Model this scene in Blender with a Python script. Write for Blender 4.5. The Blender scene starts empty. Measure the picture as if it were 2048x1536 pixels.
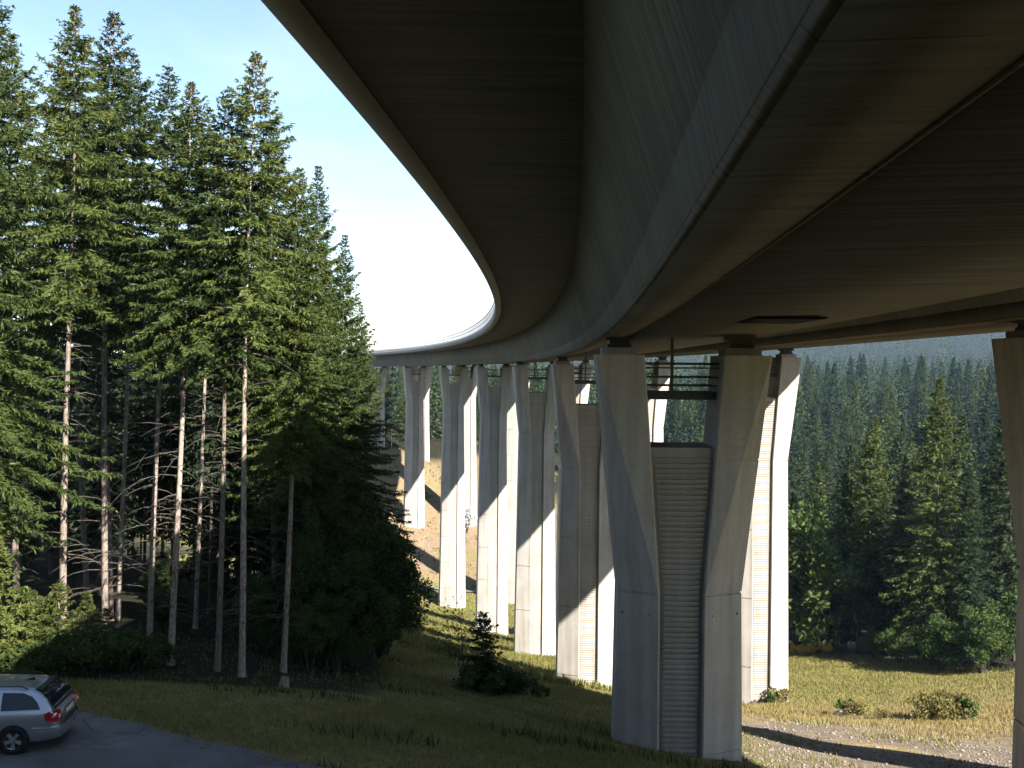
import bpy, math, random
import numpy as np
from mathutils import Vector, Matrix, Quaternion

# ------------------------------------------------------------------ camera, sky, sun, exposure
sc = bpy.context.scene
COL = sc.collection
F_PX, PIT, ROL = 2188.0, -0.02127, 0.00746      # focal length in px of a 2048 px wide frame, pitch, roll
cam_d = bpy.data.cameras.new('camera'); cam = bpy.data.objects.new('camera', cam_d); COL.objects.link(cam)
cam_d.sensor_width = 36.0; cam_d.lens = F_PX / 2048 * 36.0
cam_d.clip_start = 0.05; cam_d.clip_end = 6000
fwd = Vector((0, math.cos(PIT), math.sin(PIT))); rgt = Vector((1, 0, 0)); upv = rgt.cross(fwd)
r2 = rgt * math.cos(ROL) + upv * math.sin(ROL); u2 = upv * math.cos(ROL) - rgt * math.sin(ROL)
cam.matrix_world = Matrix(((r2.x, u2.x, -fwd.x, 0), (r2.y, u2.y, -fwd.y, 0), (r2.z, u2.z, -fwd.z, 0), (0, 0, 0, 1)))
sc.camera = cam
SUN_AZ, SUN_EL = math.radians(139), math.radians(35.0)      # azimuth clockwise from +Y
sun_dir = Vector((math.sin(SUN_AZ) * math.cos(SUN_EL), math.cos(SUN_AZ) * math.cos(SUN_EL), math.sin(SUN_EL)))
sun_d = bpy.data.lights.new('sun', 'SUN'); sun = bpy.data.objects.new('sun', sun_d); COL.objects.link(sun)
sun_d.energy = 5.0; sun_d.angle = math.radians(0.53); sun_d.color = (1.0, 0.955, 0.88)
sun.rotation_mode = 'QUATERNION'; sun.rotation_quaternion = (-sun_dir).to_track_quat('-Z', 'Y')
sun.location = sun_dir * 200
world = bpy.data.worlds.new('World'); sc.world = world; world.use_nodes = True
wn, wl = world.node_tree.nodes, world.node_tree.links
bg = wn['Background']; bg.inputs['Strength'].default_value = 0.060
sky = wn.new('ShaderNodeTexSky'); sky.sky_type = 'NISHITA'; sky.sun_disc = False
sky.sun_elevation = SUN_EL; sky.sun_rotation = SUN_AZ; sky.altitude = 600
sky.air_density = 1.0; sky.dust_density = .35; sky.ozone_density = 1.0
# thin fair-weather cloud laid over the sky as a flat layer far above
tc = wn.new('ShaderNodeTexCoord'); sep = wn.new('ShaderNodeSeparateXYZ'); wl.new(tc.outputs['Generated'], sep.inputs[0])
def wmath(op, a, b=None, clamp=False):
    n = wn.new('ShaderNodeMath'); n.operation = op; n.use_clamp = clamp
    for i, x in enumerate((a, b)):
        if x is None: continue
        if isinstance(x, (int, float)): n.inputs[i].default_value = x
        else: wl.new(x, n.inputs[i])
    return n.outputs[0]
zc = wmath('MAXIMUM', wmath('ADD', sep.outputs[2], 0.10), 0.03)
comb = wn.new('ShaderNodeCombineXYZ')
wl.new(wmath('DIVIDE', sep.outputs[0], zc), comb.inputs[0]); wl.new(wmath('DIVIDE', sep.outputs[1], zc), comb.inputs[1])
nz = wn.new('ShaderNodeTexNoise'); nz.inputs['Scale'].default_value = 0.75; nz.inputs['Detail'].default_value = 7
nz.inputs['Roughness'].default_value = 0.52; nz.inputs['Distortion'].default_value = 0.25
wl.new(comb.outputs[0], nz.inputs['Vector'])
rp = wn.new('ShaderNodeValToRGB'); wl.new(nz.outputs['Fac'], rp.inputs[0])
rp.color_ramp.elements[0].position = 0.46; rp.color_ramp.elements[0].color = (0, 0, 0, 1)
rp.color_ramp.elements[1].position = 0.74; rp.color_ramp.elements[1].color = (1, 1, 1, 1)
mxs = wn.new('ShaderNodeMix'); mxs.data_type = 'RGBA'
wl.new(wmath('MULTIPLY', rp.outputs[0], 0.42), mxs.inputs['Factor'])
wl.new(sky.outputs[0], mxs.inputs[6]); mxs.inputs[7].default_value = (6.0, 6.1, 6.2, 1)
wl.new(mxs.outputs[2], bg.inputs['Color'])
sc.view_settings.view_transform = 'Standard'; sc.view_settings.look = 'None'
sc.view_settings.exposure = 2.05; sc.view_settings.gamma = 1.0; sc.view_settings.use_curve_mapping = False
sc.render.engine = 'CYCLES'
sc.cycles.use_denoising = True; sc.cycles.use_adaptive_sampling = True; sc.cycles.adaptive_threshold = 0.03
world.cycles.sampling_method = 'MANUAL'; world.cycles.sample_map_resolution = 512
sc.cycles.max_bounces = 5; sc.cycles.diffuse_bounces = 3; sc.cycles.transparent_max_bounces = 8
sc.cycles.volume_bounces = 0; sc.cycles.volume_max_steps = 64
sc.cycles.caustics_reflective = False; sc.cycles.caustics_refractive = False

# ------------------------------------------------------------------ helpers
RNG = np.random.default_rng(7)
def P(px, py, Y):
    """point at depth Y (metres ahead) that the photograph shows at px,py (2048x1536)"""
    u, v = px - 1024, py - 768
    c, s = math.cos(ROL), math.sin(ROL)
    u, v = u * c + v * s, -u * s + v * c
    X, Z = u / F_PX, -v / F_PX
    cp, sp = math.cos(PIT), math.sin(PIT)
    y, z = cp - Z * sp, sp + Z * cp
    return np.array((X * Y / y, Y, z * Y / y))

def mesh_np(name, V, Fc, mat=None, smooth=False, uv=None):
    """V (n,3); Fc: list of index arrays, each (m,k)"""
    me = bpy.data.meshes.new(name)
    V = np.ascontiguousarray(V, dtype=np.float32)
    if isinstance(Fc, np.ndarray): Fc = [Fc]
    Fc = [np.asarray(f, dtype=np.int32) for f in Fc if len(f)]
    loops = np.concatenate([f.ravel() for f in Fc]); tot = np.concatenate([np.full(len(f), f.shape[1], np.int32) for f in Fc])
    st = np.concatenate(([0], np.cumsum(tot)[:-1])).astype(np.int32)
    me.vertices.add(len(V)); me.vertices.foreach_set('co', V.ravel())
    me.loops.add(len(loops)); me.loops.foreach_set('vertex_index', loops)
    me.polygons.add(len(tot)); me.polygons.foreach_set('loop_start', st)
    if smooth: me.polygons.foreach_set('use_smooth', np.ones(len(tot), bool))
    me.update(calc_edges=True)
    if uv is not None:
        l = me.uv_layers.new(name='UVMap'); l.data.foreach_set('uv', np.ascontiguousarray(np.asarray(uv, np.float32)[loops].ravel()))
    if mat: me.materials.append(mat)
    return me

def obj(name, me, parent=None, loc=None, **props):
    o = bpy.data.objects.new(name, me); COL.objects.link(o)
    if parent: o.parent = parent
    if loc is not None: o.location = loc
    for k, v in props.items():
        if v is not None: o[k] = v
    return o
def thing(name, label, category, loc=(0, 0, 0), group=None):
    return obj(name, None, None, loc, label=label, category=category, group=group)

class MB:
    def __init__(s): s.v = []; s.f = []
    def add(s, vs, fs):
        b = len(s.v); s.v.extend([tuple(map(float, q)) for q in vs]); s.f.extend([tuple(b + i for i in f) for f in fs])
    def box(s, x0, x1, y0, y1, z0, z1, M=None):
        vs = [(x, y, z) for z in (z0, z1) for y in (y0, y1) for x in (x0, x1)]
        if M is not None: vs = [tuple(M @ Vector(q)) for q in vs]
        s.add(vs, [(0, 2, 3, 1), (4, 5, 7, 6), (0, 1, 5, 4), (2, 6, 7, 3), (0, 4, 6, 2), (1, 3, 7, 5)])
    def tube(s, pts, rads, n=6, cap=True):
        pts = [np.asarray(p, float) for p in pts]; rings = []
        for i, p in enumerate(pts):
            d = pts[min(i + 1, len(pts) - 1)] - pts[max(i - 1, 0)]; d = d / (np.linalg.norm(d) + 1e-9)
            a = np.cross(d, (0, 0, 1) if abs(d[2]) < .9 else (1, 0, 0)); a /= np.linalg.norm(a); b = np.cross(d, a)
            r = rads[i] if hasattr(rads, '__len__') else rads
            rings.append([p + r * (math.cos(t) * a + math.sin(t) * b) for t in np.linspace(0, 2 * math.pi, n, endpoint=False)])
        b0 = len(s.v)
        for r in rings: s.v.extend([tuple(q) for q in r])
        for i in range(len(rings) - 1):
            for k in range(n):
                a = b0 + i * n + k; b = b0 + i * n + (k + 1) % n
                s.f.append((a, b, b + n, a + n))
        if cap:
            s.f.append(tuple(b0 + k for k in range(n))[::-1]); s.f.append(tuple(b0 + (len(rings) - 1) * n + k for k in range(n)))
    def loft(s, rings, closed=True, cap=True):
        n = len(rings[0]); b0 = len(s.v)
        for r in rings: s.v.extend([tuple(map(float, q)) for q in r])
        for i in range(len(rings) - 1):
            for k in range(n if closed else n - 1):
                a = b0 + i * n + k; b = b0 + i * n + (k + 1) % n
                s.f.append((a, b, b + n, a + n))
        if cap:
            s.f.append(tuple(b0 + k for k in range(n))[::-1]); s.f.append(tuple(b0 + (len(rings) - 1) * n + k for k in range(n)))
    def mesh(s, name, mat, smooth=False):
        me = bpy.data.meshes.new(name); me.from_pydata(s.v, [], s.f); me.update()
        if smooth: me.polygons.foreach_set('use_smooth', [True] * len(me.polygons))
        if mat: me.materials.append(mat)
        return me
    def obj(s, name, mat, parent=None, smooth=False, **pr):
        return obj(name, s.mesh(name, mat, smooth), parent, **pr)

# ------------------------------------------------------------------ materials
def mat_new(name):
    m = bpy.data.materials.new(name); m.use_nodes = True
    return m, m.node_tree.nodes, m.node_tree.links, m.node_tree.nodes['Principled BSDF']
def N(nt, typ, **kw):
    n = nt.new(typ)
    for k, v in kw.items():
        if k in n.inputs: n.inputs[k].default_value = v
        else: setattr(n, k, v)
    return n
def ramp(nt, lk, fac, stops):
    r = nt.new('ShaderNodeValToRGB'); lk.new(fac, r.inputs[0]); e = r.color_ramp.elements
    while len(e) < len(stops): e.new(0.5)
    for el, (p, c) in zip(e, stops): el.position = p; el.color = (*c, 1) if len(c) == 3 else c
    return r.outputs[0]
def mixc(nt, lk, fac, a, b, blend='MIX'):
    n = nt.new('ShaderNodeMix'); n.data_type = 'RGBA'; n.blend_type = blend
    for sock, x in ((n.inputs['Factor'], fac), (n.inputs[6], a), (n.inputs[7], b)):
        if isinstance(x, (int, float)): sock.default_value = x
        elif isinstance(x, tuple): sock.default_value = (*x, 1) if len(x) == 3 else x
        else: lk.new(x, sock)
    return n.outputs[2]
def mth(nt, lk, op, a, b=None, clamp=False):
    n = nt.new('ShaderNodeMath'); n.operation = op; n.use_clamp = clamp
    for i, x in enumerate((a, b)):
        if x is None: continue
        if isinstance(x, (int, float)): n.inputs[i].default_value = x
        else: lk.new(x, n.inputs[i])
    return n.outputs[0]
def noise(nt, lk, vec, scale, detail=4, rough=.55):
    n = nt.new('ShaderNodeTexNoise'); n.inputs['Scale'].default_value = scale; n.inputs['Detail'].default_value = detail
    n.inputs['Roughness'].default_value = rough
    if vec is not None: lk.new(vec, n.inputs['Vector'])
    return n.outputs['Fac']
def mapping(nt, lk, vec, scale):
    m = nt.new('ShaderNodeMapping'); m.inputs['Scale'].default_value = scale; lk.new(vec, m.inputs['Vector']); return m.outputs[0]
def bump(nt, lk, b, h, strength, dist):
    n = nt.new('ShaderNodeBump'); n.inputs['Strength'].default_value = strength; n.inputs['Distance'].default_value = dist
    lk.new(h, n.inputs['Height']); lk.new(n.outputs[0], b.inputs['Normal'])

def plain(name, col, rough=.6, metal=0.0, spec=.4, vary=.15, scale=6.0):
    m, nt, lk, b = mat_new(name)
    tcn = nt.new('ShaderNodeTexCoord'); f = noise(nt, lk, tcn.outputs['Object'], scale)
    c2 = tuple(x * (1 - vary) for x in col); c1 = tuple(min(1, x * (1 + vary)) for x in col)
    lk.new(ramp(nt, lk, f, [(.3, c2), (.7, c1)]), b.inputs['Base Color'])
    b.inputs['Roughness'].default_value = rough; b.inputs['Metallic'].default_value = metal
    b.inputs['Specular IOR Level'].default_value = spec
    return m

def concrete(name, c_lo, c_hi, boards=0.0, joints=False, streaks=0.25, use_uv=True):
    """cast concrete; on the girder the UV runs (metres along, metres across) and carries the board marks"""
    m, nt, lk, b = mat_new(name)
    tcn = nt.new('ShaderNodeTexCoord'); ob = tcn.outputs['Object']; uv = tcn.outputs['UV']
    big = noise(nt, lk, ob, .35, 5); fine = noise(nt, lk, ob, 9, 4)
    col = ramp(nt, lk, big, [(.3, c_lo), (.7, c_hi)])
    if use_uv:
        st = noise(nt, lk, mapping(nt, lk, uv, (9.0, .22, 1)), 1.0, 3)          # boards across the girder
        bw = noise(nt, lk, mapping(nt, lk, uv, (2.2, .03, 1)), 1.0, 2)
        col = mixc(nt, lk, boards, col, ramp(nt, lk, st, [(.36, (.35, .33, .30)), (.62, (1.15, 1.12, 1.08))]), 'MULTIPLY')
        col = mixc(nt, lk, boards * .6, col, ramp(nt, lk, bw, [(.35, (.6, .58, .55)), (.65, (1.1, 1.1, 1.1))]), 'MULTIPLY')
    else:
        st = noise(nt, lk, mapping(nt, lk, ob, (2.5, 2.5, .12)), 1.0, 4)
        col = mixc(nt, lk, streaks, col, ramp(nt, lk, st, [(.35, (.62, .60, .57)), (.6, (1.06, 1.06, 1.06))]), 'MULTIPLY')
    col = mixc(nt, lk, .35, col, ramp(nt, lk, fine, [(.3, (.75, .74, .72)), (.7, (1.12, 1.12, 1.12))]), 'MULTIPLY')
    if joints:
        sx = nt.new('ShaderNodeSeparateXYZ'); lk.new(uv, sx.inputs[0])
        fr = mth(nt, lk, 'FRACT', mth(nt, lk, 'DIVIDE', mth(nt, lk, 'ADD', sx.outputs[0], 300.0), 1.32))
        line = mth(nt, lk, 'LESS_THAN', fr, .02)
        wob = mth(nt, lk, 'GREATER_THAN', noise(nt, lk, mapping(nt, lk, uv, (.5, 1.2, 1)), 1.0, 2), .43)
        col = mixc(nt, lk, mth(nt, lk, 'MULTIPLY', mth(nt, lk, 'MULTIPLY', line, wob), .85), col, (.025, .021, .016), 'MIX')
    lk.new(col, b.inputs['Base Color']); b.inputs['Roughness'].default_value = .85; b.inputs['Specular IOR Level'].default_value = .25
    hgt_ = mth(nt, lk, 'ADD', mth(nt, lk, 'MULTIPLY', st, 1.0), mth(nt, lk, 'MULTIPLY', fine, .4))
    bump(nt, lk, b, hgt_, .35, .02)
    return m

M = {}
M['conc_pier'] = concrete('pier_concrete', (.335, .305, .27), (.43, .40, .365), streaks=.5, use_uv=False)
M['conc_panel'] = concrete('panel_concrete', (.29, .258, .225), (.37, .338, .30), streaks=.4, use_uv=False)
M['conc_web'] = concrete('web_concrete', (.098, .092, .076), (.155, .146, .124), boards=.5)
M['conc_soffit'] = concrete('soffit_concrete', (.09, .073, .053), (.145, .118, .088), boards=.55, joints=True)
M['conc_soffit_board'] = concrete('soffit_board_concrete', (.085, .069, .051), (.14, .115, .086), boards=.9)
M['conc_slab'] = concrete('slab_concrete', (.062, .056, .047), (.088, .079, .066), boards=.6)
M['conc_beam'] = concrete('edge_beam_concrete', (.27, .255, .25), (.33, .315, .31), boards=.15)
M['steel'] = plain('weathered_dark_steel', (.055, .06, .065), .5, .5, .4)
M['rubber'] = plain('bearing_rubber', (.03, .028, .026), .6)
M['rail'] = plain('galvanised_rail', (.16, .17, .19), .5, .2)
M['bark'] = None

def foliage(name, c0, c1, c2, trans=.22, rough=.55):
    m, nt, lk, b = mat_new(name)
    geo = nt.new('ShaderNodeNewGeometry'); oi = nt.new('ShaderNodeObjectInfo'); tcn = nt.new('ShaderNodeTexCoord')
    big = noise(nt, lk, tcn.outputs['Object'], .55, 3)
    f = mth(nt, lk, 'ADD', mth(nt, lk, 'MULTIPLY', geo.outputs['Random Per Island'], .45), mth(nt, lk, 'MULTIPLY', big, .6))
    f = mth(nt, lk, 'ADD', f, mth(nt, lk, 'MULTIPLY', mth(nt, lk, 'SUBTRACT', oi.outputs['Random'], .5), .45))
    col = ramp(nt, lk, f, [(.22, c0), (.52, c1), (.85, c2)])
    lk.new(col, b.inputs['Base Color']); b.inputs['Roughness'].default_value = rough; b.inputs['Specular IOR Level'].default_value = .08
    tr = nt.new('ShaderNodeBsdfTranslucent'); lk.new(col, tr.inputs[0]); mx = nt.new('ShaderNodeMixShader')
    mx.inputs[0].default_value = trans; lk.new(b.outputs[0], mx.inputs[1]); lk.new(tr.outputs[0], mx.inputs[2])
    lk.new(mx.outputs[0], nt['Material Output'].inputs[0])
    return m
M['needle'] = foliage('spruce_needles', (.026, .042, .013), (.052, .074, .020), (.096, .112, .029))
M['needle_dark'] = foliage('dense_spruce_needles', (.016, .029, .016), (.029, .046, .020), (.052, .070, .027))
M['needle_young'] = foliage('young_spruce_needles', (.045, .062, .016), (.08, .098, .026), (.125, .135, .036))
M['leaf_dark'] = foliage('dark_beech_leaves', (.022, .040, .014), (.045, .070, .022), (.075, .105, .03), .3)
M['leaf'] = foliage('fresh_broadleaf', (.035, .062, .018), (.062, .095, .026), (.10, .135, .038), .3)
M['leaf_dry'] = foliage('dry_shrub_leaves', (.10, .09, .03), (.16, .14, .05), (.22, .18, .07), .3)
M['leaf_silver'] = foliage('silvery_leaves', (.30, .31, .28), (.42, .43, .40), (.55, .55, .52), .25)
M['grass'] = foliage('grass_blades', (.095, .105, .03), (.16, .155, .048), (.235, .20, .08), .3)
M['grass_dry'] = foliage('dry_grass_blades', (.17, .135, .055), (.25, .20, .088), (.33, .27, .13), .3)
M['grass_mid'] = foliage('meadow_grass_blades', (.125, .118, .036), (.19, .17, .056), (.26, .225, .09), .3)
M['flower'] = foliage('yellow_flowers', (.45, .32, .02), (.6, .42, .03), (.7, .5, .05), .2)

def bark_mat(name, lo, hi):
    m, nt, lk, b = mat_new(name)
    tcn = nt.new('ShaderNodeTexCoord'); ob = tcn.outputs['Object']
    f = noise(nt, lk, mapping(nt, lk, ob, (14, 14, 5)), 1.0, 5, .65); g = noise(nt, lk, ob, .6, 3)
    col = ramp(nt, lk, f, [(.32, tuple(x * .5 for x in lo)), (.5, lo), (.7, hi)])
    col = mixc(nt, lk, .5, col, ramp(nt, lk, g, [(.35, (.75, .72, .66)), (.65, (1.1, 1.06, 1.02))]), 'MULTIPLY')
    oi = nt.new('ShaderNodeObjectInfo'); col = mixc(nt, lk, 1.0, col, ramp(nt, lk, oi.outputs['Random'], [(0, (.62, .58, .55)), (1, (1.08, 1.05, 1.02))]), 'MULTIPLY')
    lk.new(col, b.inputs['Base Color']); b.inputs['Roughness'].default_value = .9; b.inputs['Specular IOR Level'].default_value = .15
    bump(nt, lk, b, f, .6, .03)
    return m
M['bark'] = bark_mat('spruce_bark', (.25, .21, .185), (.40, .35, .315))
M['bark_shade'] = bark_mat('shade_darkened_bark', (.11, .092, .08), (.19, .165, .145))  # same spruce bark, with the shade inside the stand put into its colour
M['twig'] = plain('dead_twig', (.065, .055, .046), .9, 0, .1, .3)
M['cone'] = plain('spruce_cone', (.13, .075, .042), .7, 0, .2, .3)

# ------------------------------------------------------------------ viaduct alignment (a left-hand curve of about 700 m radius)
X0, PHI, KC, H0, G0, CF = 3.4957, -0.08584, 0.00141, 1.2151, -0.0101, 0.02324
BH, HF, TJ, HJ, TSEAM, D2, DH2 = 2.75, 2.94, 3.6736, 2.84, -1.948, 13.06, 0.337
S1, LSP = 36.66, 45.91
TL_, TR_ = 7.15, 6.50                                  # overhangs to the outer and to the median side
def ali(s):
    h = PHI + KC * s
    return X0 + (math.cos(h) - math.cos(PHI)) / KC, (math.sin(h) - math.sin(PHI)) / KC, h
def bpt(s, t, dz):
    x, y, h = ali(s)
    return (x + t * math.cos(h), y + t * math.sin(h), H0 + G0 * s + CF * t + dz)

# ------------------------------------------------------------------ ground
def pier_pos(i, t):
    s = S1 + LSP * (i - 1); return np.array(bpt(s, t, 0.0))
ctrl = []
def cp(*a): ctrl.append(tuple(map(float, a)))
def cpp(px, py, Y): ctrl.append(tuple(P(px, py, Y)))
for x, y, z in [(0, 0, -1.85), (-7, 1, -3.2), (8, 0, -1.8), (16, 0, -1.9), (3, -6, -.6), (16, -7, -.6), (4, -14, 2.4), (16, -15, 2.4), (4, -30, 4.2), (16, -32, 4.2), (-12, -20, -2), (32, -20, -3), (-25, 0, -8.0), (-26, 14, -9.4),
                (36, 0, -9), (40, 20, -12), (0, 9, -6.3), (8, 9, -6.3), (16, 10, -6.6), (0, 18, -8.9), (9, 20, -9.8), (18, 22, -10.8), (30, 34, -13.6),
                (-20, 26, -9.15), (-12, 23, -9.1), (-12, 28.5, -9.3), (-4.1, 24.2, -9.15), (-34, 26, -9.2), (2, 21.5, -9.1), (-20, 31, -9.75),
                (-16, 38, -10.7), (-8, 37, -10.8), (-30, 45, -11), (-12, 50, -12), (-25, 65, -12.6), (-12, 75, -17), (-7, 58, -15.4), (-40, 90, -15), (-20, 110, -24), (-60, 60, -11), (-80, 120, -18),
                (-40, 170, -34), (-60, 230, -38), (-100, 200, -28), (-26.4, 313, -30), (-38.7, 308.6, -26), (15.8, 130, -34.5), (9.75, 177, -44), (.7, 223, -48.9), (-11.4, 268.6, -39.4),
                (-60, 345, -18), (-30, 365, -22.5), (0, 345, -25), (25, 320, -32), (45, 270, -38), (62, 225, -40), (55, 175, -39),
                (70, 60, -15.5), (80, 95, -23), (95, 130, -25), (45, 150, -37), (85, 165, -33), (70, 230, -36), (110, 230, -26), (130, 310, -21), (75, 330, -24), (170, 420, -19), (60, 460, -22),
                (-40, 480, -24), (-120, 450, -12), (200, 250, -14), (280, 620, -14), (60, 800, -26), (-100, 800, -26), (-300, 800, -10), (640, 900, 24), (480, 1500, 52), (200, 1500, 26), (-100, 1600, -20), (-600, 1500, -10),
                (-250, 200, -6), (-250, 0, 3), (300, 0, 0), (300, -110, 4), (-120, -110, 2), (10, -110, 4.5), (900, 1700, 95), (900, 0, 10), (-700, 0, 10), (-700, 1700, 0)]:
    cp(x, y, z)
cpp(1250, 1490, 35.6); cpp(1440, 1524, 35.4); cp(18.7, 36, -14.0)
for px, py, Y in [(1158, 1400, 82.5), (1060, 1313, 128.5), (976, 1288, 174.5), (896, 1212, 220), (821, 1047, 264.5)]: cpp(px, py, Y)
cpp(1530, 1412, 83); cpp(960, 1388, 45); cpp(870, 1305, 100); cpp(860, 1285, 130); cpp(880, 1250, 165)
cpp(770, 1100, 245); cpp(770, 1000, 270); cpp(790, 885, 305)
cpp(1580, 1302, 120); cpp(1800, 1312, 112); cpp(2040, 1342, 98); cpp(1700, 1400, 78); cpp(1900, 1450, 58); cpp(2045, 1500, 46)
ctrl = np.array(ctrl)
def kern(r2): return np.sqrt(r2 + 36.0)
def _solve():
    n = len(ctrl); d2 = ((ctrl[:, None, :2] - ctrl[None, :, :2]) ** 2).sum(-1)
    A = np.zeros((n + 3, n + 3)); A[:n, :n] = kern(d2) - np.eye(n) * 1.5
    A[:n, n] = 1; A[:n, n + 1:] = ctrl[:, :2]; A[n, :n] = 1; A[n + 1:, :n] = ctrl[:, :2].T
    return np.linalg.solve(A, np.concatenate([ctrl[:, 2], np.zeros(3)]))
_W = _solve()
def hgt(x, y):
    x = np.atleast_1d(np.asarray(x, float)); y = np.atleast_1d(np.asarray(y, float)); out = np.zeros(x.shape).ravel()
    xf, yf = x.ravel(), y.ravel()
    for a in range(0, len(xf), 20000):
        q = np.stack([xf[a:a + 20000], yf[a:a + 20000]], 1)
        d2 = ((q[:, None] - ctrl[None, :, :2]) ** 2).sum(-1)
        out[a:a + 20000] = kern(d2) @ _W[:-3] + _W[-3] + q @ _W[-2:]
    out += .10 * np.sin(xf * .7 + 1.3 * np.sin(yf * .31)) * np.cos(yf * .55 + .8 * np.sin(xf * .27)) * np.clip((yf - 28) / 15, 0, 1)
    return out.reshape(x.shape)
def hz(x, y): return float(hgt(x, y)[0])

def smoothnoise(x, y, sc_, seed):
    r = np.random.default_rng(seed); out = 0
    for k in range(6):
        a, b, c = r.uniform(.5, 1.5) * sc_, r.uniform(0, 6.28), r.uniform(0, 6.28)
        out = out + np.sin((x * math.cos(b) + y * math.sin(b)) * a + c)
    return out / 6
def sst(a, b, x): t = np.clip((x - a) / (b - a), 0, 1); return t * t * (3 - 2 * t)
# forest edges, in plan
def left_forest(x, y):
    """1 inside the spruce stand left of the viaduct"""
    edge = np.interp(y, [25, 33, 36, 44, 60, 80, 110, 150, 190], [-40, -17, -4.5, -4.6, -8, -11, -15, -30, -60])
    return sst(.8, -.8, x - edge)
def right_forest(x, y):
    edge = np.interp(x, [15, 24, 31, 38, 46, 60, 90, 130], [210, 150, 121, 113, 98, 92, 88, 60])
    return sst(-2, 2, y - edge) * sst(9, 17, x)
def far_forest(x, y):
    edge = np.interp(x, [-80, -45, -30, -5, 8, 22, 30], [300, 312, 318, 330, 300, 260, 200])
    return sst(-3, 3, y - edge)
def cover(x, y):
    n1 = smoothnoise(x, y, .35, 1); n2 = smoothnoise(x, y, 1.1, 2); n3 = smoothnoise(x, y, .09, 3)
    n = (n1 + n2) * .5
    c = np.empty(x.shape + (3,))
    green = np.array((.125, .135, .04)); dry = np.array((.27, .205, .10)); olive = np.array((.16, .15, .05))
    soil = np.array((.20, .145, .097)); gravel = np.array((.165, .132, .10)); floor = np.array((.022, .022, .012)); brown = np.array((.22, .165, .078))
    def mix(a, b, t): return a * (1 - t[..., None]) + b * t[..., None]
    c[:] = green
    c = mix(c, brown, sst(-.25, .5, n + .15) * .8)
    R = sst(8, 13, x - .04 * (y - 40)) * sst(28, 34, y)                       # the sunlit meadow right of the piers
    c = mix(c, olive, R)
    c = mix(c, dry, R * sst(92, 66, y + 9 * n1) * .9)
    c = mix(c, dry * .95, R * sst(.1, .6, n2) * .55)
    c = mix(c, gravel, sst(6.5, 8.5, x) * sst(60, 50, y + 6 * n1) * sst(29, 32, y) * sst(-.7, -.1, n2 + .1))
    c = mix(c, brown * 1.1, sst(1, 3.5, x) * sst(9, 6, x) * sst(30, 34, y) * sst(70, 50, y) * .7)
    V = sst(95, 115, y) * sst(25, 10, x)
    c = mix(c, np.array((.17, .20, .045)), V * sst(235, 215, y))
    c = mix(c, soil, sst(-.2, .35, n1 + .1) * V * .55)
    c = mix(c, soil, sst(228, 243, y + 6 * n1) * sst(-90, -70, x) * sst(30, 15, x))
    c = mix(c, np.array((.36, .27, .20)), sst(.25, .55, n2) * sst(240, 250, y) * sst(300, 290, y) * .6)
    c = mix(c, olive, sst(262, 285, y + 10 * n3 + 8 * n1) * .2)
    c = mix(c, np.array((.15, .145, .05)), sst(236, 246, y) * sst(.05, .45, n1 * .6 + n2 * .6) * sst(30, 15, x) * .6)
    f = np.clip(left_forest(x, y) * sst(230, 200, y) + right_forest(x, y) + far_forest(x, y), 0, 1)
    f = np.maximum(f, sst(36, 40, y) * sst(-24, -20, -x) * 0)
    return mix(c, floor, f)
def axis(lo, hi, c, dmin, n):
    def side(L):
        k = np.linspace(0, 1, n); a = 4.6; q = np.sinh(a * k) / np.sinh(a); q = q * L
        return np.maximum.accumulate(np.maximum(q, k * n * dmin * .9 * np.minimum(1, 1)))[q <= L * 1.0001]
    r = side(hi - c); l = side(c - lo)
    v = np.unique(np.round(np.concatenate([c - l[::-1], c + r]), 3)); return v[(v >= lo) & (v <= hi)]
gx = axis(-700, 900, 3, .55, 150); gy = axis(-110, 1750, 42, .5, 170)
GX, GY = np.meshgrid(gx, gy); GZ = hgt(GX, GY)
# the asphalt forest road lies in a shallow bed
ROAD_A, ROAD_B = np.array((-11.2, 28.15)), np.array((-3.75, 24.1))
rdir = (ROAD_B - ROAD_A) / np.linalg.norm(ROAD_B - ROAD_A); rnor = np.array((rdir[1], -rdir[0]))
if rnor[1] > 0: rnor = -rnor
def road_frame(x, y):
    return (x - ROAD_A[0]) * rdir[0] + (y - ROAD_A[1]) * rdir[1], (x - ROAD_A[0]) * rnor[0] + (y - ROAD_A[1]) * rnor[1]
ra, rb = road_frame(GX, GY)
inroad = sst(-.5, .3, rb) * sst(7.6, 6.8, rb) * sst(-60, -50, ra) * sst(34, 28, ra)
def road_z(a, b): return -9.17 - .004 * a - .012 * b
GZ = GZ * (1 - inroad) + (road_z(ra, rb) - .05) * inroad
ny, nx = GX.shape
idx = np.arange(nx * ny).reshape(ny, nx)
quads = np.stack([idx[:-1, :-1], idx[:-1, 1:], idx[1:, 1:], idx[1:, :-1]], -1).reshape(-1, 4)
m, nt, lk, b = mat_new('ground_cover')
at = N(nt, 'ShaderNodeAttribute', attribute_name='cover'); tcn = nt.new('ShaderNodeTexCoord')
n1 = noise(nt, lk, tcn.outputs['Object'], 1.6, 6, .65); n2 = noise(nt, lk, tcn.outputs['Object'], 14, 4, .6)
c = mixc(nt, lk, .8, at.outputs['Color'], ramp(nt, lk, n1, [(.3, (.55, .55, .5)), (.7, (1.35, 1.3, 1.25))]), 'MULTIPLY')
c = mixc(nt, lk, .7, c, ramp(nt, lk, n2, [(.3, (.6, .6, .6)), (.7, (1.35, 1.35, 1.3))]), 'MULTIPLY')
lk.new(c, b.inputs['Base Color']); b.inputs['Roughness'].default_value = .95; b.inputs['Specular IOR Level'].default_value = .1
bump(nt, lk, b, n1, .7, .15)
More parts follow.
